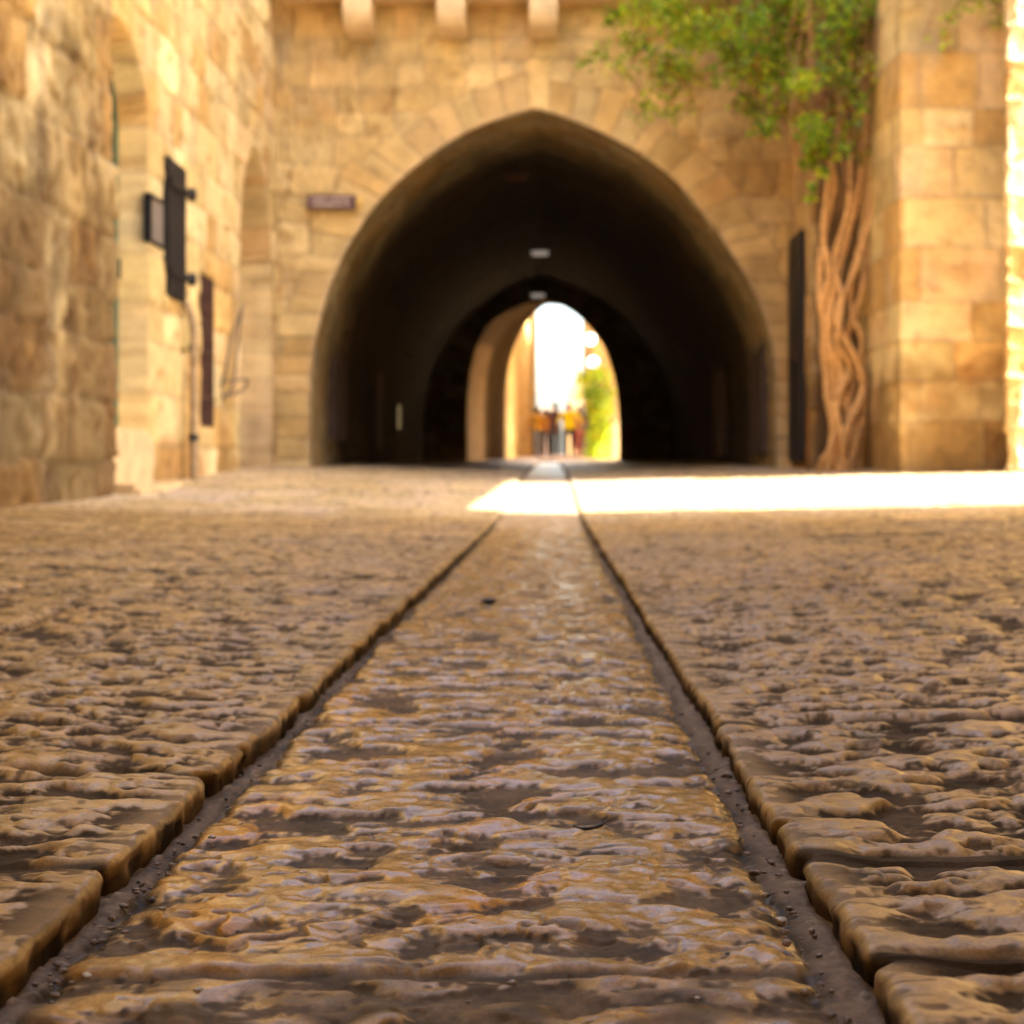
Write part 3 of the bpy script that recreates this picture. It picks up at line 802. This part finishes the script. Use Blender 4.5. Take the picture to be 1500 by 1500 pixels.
# ------------------------------------------------------------------ right side of the street
ZR = np.concatenate([np.arange(-.1, 5.2, .025), np.arange(5.2, 11.61, .15)])
butt = thing('buttressed_house', 'tan ashlar house with a broad square buttress right of the vine', 'house')
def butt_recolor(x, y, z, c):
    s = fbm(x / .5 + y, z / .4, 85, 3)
    damp_or_shade = sst(.05, .5, s * .8 + .95 - .75 * z)
    return mixc(c, c * np.array((.50, .40, .30)), damp_or_shade * .85)
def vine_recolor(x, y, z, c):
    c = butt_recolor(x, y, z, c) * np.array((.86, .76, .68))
    k = sst(2.30, 2.42, x + .04 * fbm(z / .3, x / .2, 88, 2)) * sst(14.95, 14.85, y)  # shadow between the stems, painted dark on the wall behind
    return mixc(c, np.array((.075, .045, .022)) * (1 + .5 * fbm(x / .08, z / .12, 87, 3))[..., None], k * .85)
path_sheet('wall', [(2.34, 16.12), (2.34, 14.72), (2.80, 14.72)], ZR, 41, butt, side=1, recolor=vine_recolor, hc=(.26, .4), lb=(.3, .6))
ol = PAL * np.array((.86, .86, .80))
path_sheet('wall', [(2.76, 14.80), (2.80, 13.15), (3.78, 13.15)], ZR, 42, butt, side=1, recolor=butt_recolor, hc=(.30, .46), lb=(.38, .7), rough=.9, pal=PAL * np.array((1.0, .99, .93)), wob=.012)
b = MB(); b.box((2.9, 14.6, -.2), (9.4, 16.2, 11.5)); b.box((2.98, 13.30, -.2), (9.4, 14.6, 11.498)); b.build('building_body', M['block'], butt)
b = MB(); b.box((2.2, 13.0, 11.5), (9.6, 16.2, 11.7), .03); b.build('roof', M['roof'], butt)
# dark iron shutter on the side wall next to the arch
d = MB()
for k in range(5): d.box((2.285, 15.06 + k * .155, .32), (2.325, 15.21 + k * .155, 2.45), .006)
dd = d.build('door', M['iron'], butt); dd['label'] = 'narrow black door beside the arch'
m = MB(); m.tube([(2.28, 15.15, 1.25), (2.25, 15.15, 1.25), (2.25, 15.15, 1.4), (2.28, 15.15, 1.4)], .01); m.build('handle', M['rust'], dd)
# sunlit corner wall
sun = thing('corner_wall', 'blinding sunlit rough stone corner at the right edge', 'wall')
path_sheet('wall', [(3.74, 13.3), (3.53, 12.7), (9.5, 12.7)], ZR, 43, sun, side=1, rough=2.2, jd=.03, fine=lambda p: p[0] < 4.2, pal=PAL * 1.05, hc=(.26, .44), lb=(.3, .6), wob=.03)
b = MB(); b.box((3.80, 12.8, -.2), (9.4, 13.2, 11.5)); b.build('building_body', M['block'], sun)
b = MB(); b.box((3.4, 12.55, 11.5), (9.6, 12.9, 11.7), .03); b.build('coping', M['roof'], sun)
# house beside the camera, whose shade covers the foreground, with the high wall over the side alley
near = thing('near_house', 'tall limestone house beyond the right edge of view, shading the foreground', 'house')
path_sheet('wall', [(9.0, 6.75), (3.5, 6.75), (3.5, -8)], ZR, 44, near, side=1, coarse=.1, fine=lambda p: False, rough=1.5, hc=(.28, .44), lb=(.35, .7))
b = MB(); b.box((3.62, -7.9, -.2), (9.0, 6.63, 11.5)); b.build('building_body', M['block'], near)
b = MB(); b.box((3.3, -8.2, 11.5), (9.3, 6.85, 11.7), .03); b.build('roof', M['roof'], near)
b = MB(); b.box((3.5, 6.77, 4.5), (3.9, 12.66, 11.5), .03); b.build('bridge_wall', M['block'], near)

# unseen arch and back house, added to keep off light from above and behind
cov = thing('light_block_arch', 'unseen stone arch added over the viewpoint to block light from above and behind', 'arch')
prof = [(-2.6, 3.0)] + [(.43 + 3.03 * -math.cos(a), 3.0 + 1.35 * math.sin(a)) for a in [math.pi * k / 14 for k in range(1, 14)]] + [(3.6, 3.0), (3.6, 7.0), (-2.6, 7.0)]
b = MB(); b.prism(prof, 1, -7.5, .4); b.build('light_block_vault', M['block'], cov)
bk = thing('light_block_house', 'unseen stone house added behind the viewpoint to block light from there', 'house')
b = MB(); b.box((-9, -18, -.2), (9.2, -12, 8), .03); b.build('wall', M['block'], bk)
b = MB(); b.box((-.5, -12.05, .02), (.7, -11.96, 2.2)); b.build('door', M['wood'], bk)
b = MB(); b.box((-9.2, -18.2, 8), (9.4, -11.8, 8.2)); b.build('roof', M['roof'], bk)

# ------------------------------------------------------------------ the vine
vine = thing('climbing_vine', 'old climbing vine with twisted bare trunks and a hanging green crown', 'vine')
STEMS = [
 ([(1212, 694), (1221, 640), (1211, 560), (1206, 480), (1201, 400), (1212, 320), (1222, 270), (1207, 205)], 14.30, .045),
 ([(1242, 694), (1252, 630), (1228, 560), (1214, 490), (1220, 430), (1236, 360), (1254, 290), (1264, 220), (1272, 120), (1262, -20)], 14.26, .045),
 ([(1232, 694), (1240, 630), (1263, 575), (1256, 530), (1226, 468), (1250, 400), (1274, 320), (1290, 240), (1300, 150), (1306, 0)], 14.18, .04),
 ([(1250, 690), (1263, 610), (1266, 560), (1240, 505), (1261, 430), (1270, 380), (1284, 300), (1298, 215), (1310, 110), (1318, -30)], 14.34, .035),
 ([(1228, 694), (1222, 600), (1233, 545), (1205, 470), (1214, 400), (1206, 340), (1216, 250), (1240, 150), (1250, 20)], 14.22, .032),
 ([(1240, 694), (1233, 640), (1226, 590), (1244, 540), (1226, 500), (1234, 440), (1222, 380), (1242, 300), (1244, 220), (1230, 130)], 14.14, .03),
 ([(1196, 696), (1206, 672), (1218, 650), (1226, 610), (1216, 545)], 14.12, .028),
 ([(1258, 694), (1256, 650), (1240, 610), (1250, 560), (1262, 500), (1246, 450), (1254, 380), (1270, 300), (1276, 200), (1284, 60)], 14.28, .028),
]
rnd = random.Random(12)
for pts, y, r in STEMS:
    P3 = [at(px, py, y + .05 * math.sin(i * 1.9 + r * 90)) for i, (px, py) in enumerate(pts)]
    sp = spline(P3, 8); n = len(sp); r *= .86
    r *= rnd.uniform(.7, 1.2); rad = [r * (1.2 - .55 * i / n) * (1 + .16 * math.sin(i * .9 + r * 50) + .1 * rnd.uniform(-1, 1)) for i in range(n)]
    m = MB(); m.tube(sp, rad, 10); m.build('stem', M['bark'], vine, True)
# dry twigs hanging in the upper part
m = MB()
for k in range(90):
    px = rnd.uniform(1175, 1316) if k < 60 else rnd.uniform(920, 1190)
    py0 = rnd.uniform(-160, 120); ln = rnd.uniform(90, 240) if k < 60 else rnd.uniform(50, 120)
    y = rnd.uniform(13.95, 14.4) if k < 60 else rnd.uniform(14.6, 15.6)
    pts = []; x = px
    for q in range(6):
        pts.append(at(x, py0 + ln * q / 5, y + rnd.uniform(-.05, .05))); x += rnd.uniform(-11, 11)
    m.tube(spline(pts, 3), rnd.uniform(.004, .010), 5, False)
    if k == 59: m.build('twigs', M['twig'], vine, True); m = MB()
m.build('twigs', M['twig'], vine, True)

GREENS = np.array([(.085, .135, .012), (.06, .10, .012), (.13, .18, .012), (.18, .22, .014), (.045, .08, .014), (.26, .25, .02), (.15, .08, .018), (.09, .14, .018)])
def leaf_mesh(name, clumps, parent, seed, size=(.035, .075), dens=1.0):
    rs = np.random.RandomState(seed); V = []; F = []; C = []
    for (c, rad, n, tone) in clumps:
        c = np.array(c)
        for _ in range(int(n * dens)):
            d = rs.normal(size=3); d /= np.linalg.norm(d); q = c + d * np.array(rad) * rs.rand() ** .45
            L = rs.uniform(*size); wd = L * rs.uniform(.45, .65)
            ax = rs.normal(size=3) * np.array((1, 1, .55)) + np.array((0, -.25, -.75)); ax /= np.linalg.norm(ax)
            sd = np.cross(ax, rs.normal(size=3)); sd /= np.linalg.norm(sd); up = np.cross(sd, ax)
            i = len(V)
            V += [q, q + ax * L * .38 + sd * wd * .5 + up * L * .07, q + ax * L * .42 - up * L * .04, q + ax * L * .38 - sd * wd * .5 + up * L * .07, q + ax * L]
            F += [(i, i + 1, i + 2), (i, i + 2, i + 3), (i + 1, i + 4, i + 2), (i + 2, i + 4, i + 3)]
            g_ = np.array((2.35, 2.6, 1.4)) * GREENS[min(len(GREENS) - 1, int(rs.choice(len(GREENS), p=tone)))] * rs.uniform(.75, 1.3)
            C += [g_] * 5
    me = bpy.data.meshes.new(name); me.from_pydata([tuple(v) for v in V], [], F)
    a = me.attributes.new('stone', 'FLOAT_COLOR', 'POINT'); cc = np.ones((len(V), 4), np.float32); cc[:, :3] = np.array(C); a.data.foreach_set('color', cc.reshape(-1))
    me.update(); return link(name, me, M['leaf'], parent)
def tn(*w): w = np.array(w, float); return w / w.sum()
GRN = tn(3, 2, 3, 1.5, 1.5, .8, 1.4, 2.5); YEL = tn(1, .3, 3, 4, .3, 4, .6, 1); BRN = tn(1, .6, 1, 1, .6, 1.4, 6, 1)
cl = []
def clump(px, py, y, rp, n, tone, ry=None):
    r_ = rp / FPX * y
    cl.append((at(px, py, y), (r_, ry or r_ * .8, r_ * .85), n, tone))
for k in range(44):
    px = rnd.uniform(905, 1240); low = np.interp(px, [900, 960, 1050, 1130, 1200, 1250], [60, 110, 95, 120, 150, 120])
    py = rnd.uniform(-150, low); clump(px, py, rnd.uniform(14.3, 15.4), rnd.uniform(24, 46), rnd.randint(60, 130), [GRN, GRN, YEL, BRN][rnd.randrange(4)])
for px, py, rp, n, tone in ((945, 5, 40, 160, YEL), (985, 22, 40, 150, YEL), (1030, 40, 42, 130, YEL), (930, 60, 28, 60, GRN), (980, 90, 40, 100, GRN), (960, 140, 32, 45, GRN),  # yellow clumps at the upper left paint in sunlit leaves
    (880, 75, 26, 24, GRN), (855, 92, 18, 12, GRN), (910, 100, 30, 26, GRN), (940, 165, 24, 18, GRN), (985, 165, 20, 16, GRN), (1000, 150, 28, 22, BRN),
    (1100, 150, 32, 90, GRN), (1120, 185, 24, 60, GRN), (1155, 160, 30, 70, BRN), (1150, 100, 40, 110, BRN), (1090, 70, 45, 140, GRN), (1150, 40, 50, 140, GRN), (1190, 185, 30, 130, GRN), (1198, 215, 24, 110, GRN),
    (1185, 235, 16, 46, GRN), (1205, 250, 12, 26, GRN), (1191, 270, 8, 12, GRN), (1191, 288, 6, 8, GRN), (1215, 60, 36, 90, GRN), (1240, 125, 24, 40, GRN), (1262, 40, 24, 40, BRN), (1225, 160, 26, 60, BRN),
    (1065, 110, 30, 60, GRN), (1260, 95, 30, 40, BRN), (1200, 10, 40, 100, YEL), (1230, -20, 40, 90, BRN), (1270, -30, 40, 80, GRN), (1295, 10, 26, 30, BRN), (1215, 105, 30, 60, GRN), (1180, 120, 30, 70, YEL), (1290, 95, 16, 14, GRN), (1245, 60, 30, 50, BRN), (1262, 150, 18, 20, GRN), (1285, 60, 26, 45, BRN), (1240, 20, 36, 80, GRN), (1275, 5, 30, 60, BRN), (1290, 130, 22, 30, BRN), (1250, 185, 26, 40, BRN), (1265, 225, 18, 20, BRN), (1225, 215, 22, 40, GRN), (1010, 110, 34, 60, BRN), (900, 20, 26, 50, GRN), (1045, 20, 40, 100, BRN), (1110, 15, 40, 110, GRN)):
    clump(px, py, rnd.uniform(13.85, 14.2) if px > 1170 else rnd.uniform(14.6, 15.4), rp, n, tone)
leaf_mesh('foliage', cl, vine, 5, (.04, .085), 1.75)
# sprig on the buttress top
sprig = thing('hanging_sprig', 'small leafy sprig trailing over the top of the buttress', 'plant')
cl = []
for px, py, rp, n in ((1392, 25, 14, 30), (1386, 48, 11, 26), (1384, 66, 6, 10), (1353, 58, 4, 4), (1415, 2, 26, 60), (1450, 8, 24, 50), (1464, 30, 12, 24), (1440, -30, 45, 120), (1476, -10, 22, 40)):
    clump(px, py, 12.99, rp, n, [GRN, YEL, BRN][n % 3], .08)
leaf_mesh('foliage', cl, sprig, 6, (.03, .06))
m = MB()
for pts in ([(1440, -140), (1430, -40), (1405, 0), (1390, 30), (1385, 64)], [(1445, -140), (1455, -60), (1460, 0), (1466, 36)], [(1430, -120), (1400, -60), (1370, 10), (1353, 58)]):
    m.tube(spline([at(px, py, 13.02) for px, py in pts], 4), .006, 5)
m.build('stem', M['twig'], sprig, True)

# ------------------------------------------------------------------ beyond the passage
ZB = np.arange(.2, 12.1, .08)
PB = PAL * np.array((1.2, 1.2, .95))
fl = thing('street_house', 'pale yellow stone house left of the far sunlit street', 'house')
path_sheet('wall', [(-1.12, 36.9), (-1.02, 54), (-.85, 92)], ZB, 51, fl, step=.09, side=-1, rough=.8, pal=PB)
b = MB(); b.box((-8, 37.2, -.2), (-1.3, 92, 12)); b.build('building_body', M['block'], fl)
b = MB(); b.box((-8.1, 37.0, 12), (-.8, 92.3, 12.2)); b.build('roof', M['roof'], fl)
for yy in (60, 70):
    m = MB(); m.box((-1.16, yy, 1.0), (-1.0, yy + .9, 2.3)); wf = m.build('window', M['wood'], fl)
fr = thing('sun_gap_house', 'tan stone house right of the far street, with a gap added to let sun in', 'house')
b = MB(); b.box((1.75, 37.0, .1), (8, 40.5, 8), .02); b.box((1.75, 48.0, .1), (8, 70, 7.998), .02); b.box((1.75, 70.0, .1), (8, 92, 11), .02); b.box((1.75, 40.5, 3.5), (2.15, 48.0, 7.996), .02)  # opening under the upper wall added to let sun onto the street
b.build('wall', M['block'], fr)
b = MB(); b.box((1.6, 36.95, 8), (8.1, 69.9, 8.2)); b.box((1.6, 69.9, 11), (8.1, 92.3, 11.2)); b.build('roof', M['roof'], fr)
for yy in (61, 66, 72):
    m = MB(); m.box((1.70, yy, 1.2), (1.82, yy + 1.0, 2.9)); m.build('window', M['wood'], fr)
end = thing('end_house', 'low pinkish house closing the far end of the street', 'house')
b = MB(); b.box((-6, 110, .5), (0.15, 118, 4.1), .03); b.build('wall', plain('pink_plaster', (.20, .13, .10), .85), end)
b = MB(); b.box((-6.2, 109.8, 4.1), (.3, 118.2, 4.35), .02); b.build('roof', M['roof'], end)
b = MB(); b.box((-2.2, 109.95, 2.2), (-1.2, 110.05, 3.6)); b.build('window', M['wood'], end)
end2 = thing('end_house', 'tan gabled house on the right at the far end of the street', 'house')
b = MB(); b.prism([(1.0, .5), (9, .5), (9, 5.4), (5, 7.2), (1.0, 5.2)], 1, 98, 107); b.build('wall', M['block'], end2)
b = MB(); b.box((1.6, 97.9, 2.4), (2.6, 98.05, 4.0)); b.build('window', M['wood'], end2)
# two glowing globes stand in for sunlit holes in the wall
for px, py, lab in ((865, 497, 'upper of two glowing globes standing in for sunlit holes above the bush'), (869, 531, 'lower of two glowing globes standing in for sunlit holes above the bush')):
    x, y, z = at(px, py, 56)
    t = thing('sunlit_hole_globe', lab, 'lamp', 'glowing globes in place of sunlit holes', (x, y, z))
    m = MB(); m.lump((0, 0, 0), (.2, .2, .2), 1, 0); m.build('globe', M['globe'], t, True)
    m = MB(); m.tube([(0.1, 0, 0), (max(.25, 1.76 - x), 0, .1)], .025, 6); m.build('bracket', M['iron'], t)
# bush
bush = thing('street_bush', 'bright green bush against the right wall beyond the passage', 'bush')
cl = []
for k in range(60):
    px = rnd.uniform(854, 890); py = rnd.uniform(540, 662)
    if px < 866 and py > 590: px += 14
    y = rnd.uniform(45.5, 48); r_ = rnd.uniform(.14, .32)
    cl.append((at(px, py, y), (r_, r_, r_), 70, [GRN, YEL, YEL][k % 3]))
leaf_mesh('foliage', cl, bush, 9, (.08, .16))
m = MB()
for q in range(5):
    x, y, z = at(876 + q * 2, 674, 46.8)
    m.tube(spline([(x, y, z), (x + .1 * (q - 2), y, z + .9), (x + .16 * (q - 2), y + .1, z + 2.2)], 4), [.018] * 8 + [.01], 6)
m.build('trunk', M['twig'], bush, True)

# people walking away down the far street
def person(px, yd, h, label, top, legs, facing=0, hair=(.03, .02, .015), stride=.18, arm=.1, wide=1.2, lean=0):
    x = (px - VX) / FPX * yd; z = float(gs(yd)) + .006
    s = h / 1.75
    J = dict(pel=(0, 0, .95), sp=(0, .01, 1.15), ch=(0, .015, 1.36), nk=(0, .01, 1.50), hd=(0, -.01, 1.60), cr=(0, 0, 1.72))
    for sg, n in ((-1, 'l'), (1, 'r')):
        st = stride * sg
        J.update({n + 'hip': (.085 * sg, 0, .91), n + 'kn': (.075 * sg, st * .55, .50), n + 'an': (.066 * sg, st * .9, .09), n + 'to': (.078 * sg, st * .9 + .17, .035),
                  n + 'sh': (.185 * sg, .01, 1.41), n + 'el': (.25 * sg, -st * .3 - .02, 1.13), n + 'wr': (.255 * sg, -st * .6 + arm, .90), n + 'ha': (.25 * sg, -st * .7 + arm + .02, .79)})
    rad = dict(pel=(.145, .11), sp=(.135, .10), ch=(.155, .115), nk=(.055, .055), hd=(.078, .092), cr=(.06, .07), hip=(.10, .10), kn=(.085, .08), an=(.062, .06), to=(.04, .028), sh=(.062, .062), el=(.045, .045), wr=(.033, .03), ha=(.038, .022))
    names = list(J); idx = {k: i for i, k in enumerate(names)}
    E = [('pel', 'sp'), ('sp', 'ch'), ('ch', 'nk'), ('nk', 'hd'), ('hd', 'cr')]
    for n in 'lr': E += [('pel', n + 'hip'), (n + 'hip', n + 'kn'), (n + 'kn', n + 'an'), (n + 'an', n + 'to'), ('ch', n + 'sh'), (n + 'sh', n + 'el'), (n + 'el', n + 'wr'), (n + 'wr', n + 'ha')]
    me = bpy.data.meshes.new('person'); me.from_pydata([tuple(c * s * (wide if i == 0 else 1) for i, c in enumerate(J[k])) for k in names], [(idx[a], idx[b]) for a, b in E], [])
    tmp = bpy.data.objects.new('person_tmp', me); col.objects.link(tmp)
    tmp.modifiers.new('Skin', 'SKIN')
    for k in names:
        q = rad.get(k) or rad[k[1:]]
        sv = me.skin_vertices[0].data[idx[k]]; sv.radius = (q[0] * s * wide, q[1] * s); sv.use_root = (k == 'pel')
    ms = tmp.modifiers.new('Sub', 'SUBSURF'); ms.levels = ms.render_levels = 2
    dg = bpy.context.evaluated_depsgraph_get()
    bme = bpy.data.meshes.new_from_object(tmp.evaluated_get(dg)); bpy.data.objects.remove(tmp)
    o = link('person', bme); bme.materials.clear()
    for m_ in (M['skin'], plain('shirt', top, .85, scale=12), plain('trousers', legs, .85, scale=12), M['dark']): bme.materials.append(m_)
    for p in bme.polygons:
        p.use_smooth = True; c = p.center / s
        if c.z > 1.475: k = 0
        elif c.z > .93 and abs(c.x) < .20 * wide: k = 1
        elif abs(c.x) >= .20 * wide and c.z > 1.08: k = 1
        elif abs(c.x) >= .19 * wide and c.z > .7: k = 0
        elif c.z > .10: k = 2
        else: k = 3
        p.material_index = k
    o.location = (x, yd, z); o.rotation_euler = (0, 0, facing)
    tag(o, label, 'person', 'people in the far street')
    m = MB(); m.lump((0, -.025 * s, 1.655 * s), (.095 * s, .105 * s, .105 * s), 3, .06); m.build('hair', plain('hair_colour', hair, .6, scale=60), o, True)
    return o
person(788, 54, 1.66, 'person in a mustard top and grey trousers, leftmost', (.55, .30, .02), (.20, .22, .24), .1)
person(800, 56.5, 1.68, 'person in an orange top and black trousers, second from the left', (.50, .17, .04), (.03, .03, .035), -.1)
person(813, 55, 1.82, 'tall person in a dark maroon top, left of the yellow shirt', (.075, .04, .06), (.06, .065, .075), 0, stride=.1)
person(834, 52, 1.72, 'stout person in a bright yellow shirt in the middle', (.95, .75, .01), (.03, .03, .03), 0, hair=(.35, .16, .12), wide=1.5)
person(848, 56, 1.60, 'person in a pink top and pink trousers, right of the yellow shirt', (.55, .26, .16), (.5, .12, .16), .1)
person(863, 56, 1.76, 'person in a navy top and beige trousers, rightmost', (.06, .06, .09), (.32, .26, .21), -.1, stride=.2)

# ------------------------------------------------------------------ small things lying on the stones
def litter(px, py, r, mat, label, name='pebble', h=.266, group='pebbles in the drain channel', seed=0, cat='pebble'):
    y = FPX * h / (py - VY); x = (px - VX) / FPX * y
    t = MB(); r *= .8; t.lump((0, 0, 0), (r, r * .9, r * .5), seed, .35)
    o = t.build(name, mat, None, True); o.location = (x, y, CAMZ - h + r * .35); o.rotation_euler = (0, 0, seed)
    tag(o, label, cat, group)
litter(222, 1322, .0042, M['dark'], 'black pebble beside the left curb')
litter(238, 1333, .003, M['white'], 'tiny pale chip beside the black pebble', seed=2)
litter(311, 1228, .0035, M['white'], 'pale chip at the foot of the left curb', seed=3)
litter(268, 1238, .0026, M['dark'], 'tiny dark crumb near the pale chip by the left curb', seed=4)
litter(1144, 1352, .0050, M['white'], 'pale rounded pebble in the right hand crack', seed=5)
litter(1152, 1385, .0042, M['pebble'], 'brown pebble below the pale one in the right hand crack', seed=6)
litter(1148, 1368, .0040, M['pebble'], 'brown pebble touching the pale one in the right hand crack', seed=7)
litter(1022, 1464, .0022, M['white'], 'tiny white speck at the lower right of the channel', seed=8)
litter(1065, 1398, .0016, M['dark'], 'tiny black dot near the right edge of the channel', seed=9)
litter(290, 1453, .0035, M['white'], 'pale chip low in the channel at the left', seed=10)
litter(128, 1432, .0036, M['white'], 'upright pale sliver in the left gutter crack', seed=11)
litter(715, 884, .017, M['dark'], 'dark lump lying in the channel a few metres off', 'stone', h=.279, group=None, seed=12, cat='stone')
m = MB(); gr = random.Random(31)
for k in range(330):
    y = .72 + 2.4 * gr.random() ** 1.7
    sd = gr.random()
    if sd < .42: x = -.262 + gr.gauss(0, .006)
    elif sd < .8: x = .143 + gr.gauss(0, .007)
    else: x = gr.uniform(-.25, .13)
    r_ = gr.uniform(.0008, .0026) * (1.4 if gr.random() < .12 else 1)
    zz = float(gs(y)) - float(drop_of(y)) - .0025 + r_ * .3 + (-.003 if sd > .8 else 0)
    m.lump((x, y, zz), (r_ * gr.uniform(.8, 1.5), r_, r_ * .7), k, .4, 1)
tag(m.build('grit', M['pebble'], None, True), 'fine grit and sand lying along the cracks of the drain channel', None, None, 'stuff')
y = FPX * .264 / (1219 - VY); x = (866 - VX) / FPX * y
m = MB(); m.tube(spline([(-.013, .003, .004), (-.005, -.002, .003), (.005, .001, .004), (.013, .010, .007)], 4), [.0008] * 4 + [.0016] * 6 + [.0007] * 3, 6)
o = m.build('twig', M['dark'], None, True); o.location = (x, y, CAMZ - .264); tag(o, 'short curved black twig on the channel stones', 'twig')

# ------------------------------------------------------------------ light
SUN_EL = R(45); K_ = .25
tr = Vector((-1, K_, 0)).normalized() * math.cos(SUN_EL); tr.z = -math.sin(SUN_EL)
ld = bpy.data.lights.new('sun', 'SUN'); ld.energy = 5.0; ld.angle = R(.5); ld.color = (1, .94, .84)
lo = bpy.data.objects.new('sun', ld); col.objects.link(lo); lo.rotation_euler = tr.to_track_quat('-Z', 'Y').to_euler(); lo.location = (20, -5, 20)
wd = bpy.data.worlds.new('World'); scene.world = wd; wd.use_nodes = True
nt = wd.node_tree; bg = nt.nodes['Background']
sky = nt.nodes.new('ShaderNodeTexSky'); sky.sky_type = 'NISHITA'; sky.sun_disc = False
sky.sun_elevation = SUN_EL; sky.sun_rotation = math.atan2(1, -K_); sky.dust_density = 4.5; sky.air_density = 1.0; sky.ozone_density = .3
nt.links.new(sky.outputs[0], bg.inputs['Color']); bg.inputs['Strength'].default_value = .15

# ------------------------------------------------------------------ camera
cd = bpy.data.cameras.new('camera'); co = bpy.data.objects.new('camera', cd); col.objects.link(co)
co.location = (0, 0, CAMZ); co.rotation_euler = (R(90), 0, 0)
cd.sensor_width = 36; cd.sensor_fit = 'HORIZONTAL'; cd.lens = 36 * FPX / 1500
cd.shift_x = -(VX - 750) / 1500; cd.shift_y = -(750 - VY) / 1500
cd.clip_start = .02; cd.clip_end = 2000
cd.dof.use_dof = True; cd.dof.focus_distance = 1.07; cd.dof.aperture_fstop = 11.0; cd.dof.aperture_blades = 0
scene.camera = co
scene.view_settings.view_transform = 'Standard'; scene.view_settings.look = 'None'
scene.view_settings.exposure = 2.96; scene.view_settings.gamma = 1
scene.render.engine = 'CYCLES'
cy = scene.cycles
cy.use_denoising = True
cy.max_bounces = 10; cy.diffuse_bounces = 7; cy.glossy_bounces = 4; cy.transmission_bounces = 4; cy.sample_clamp_indirect = 12
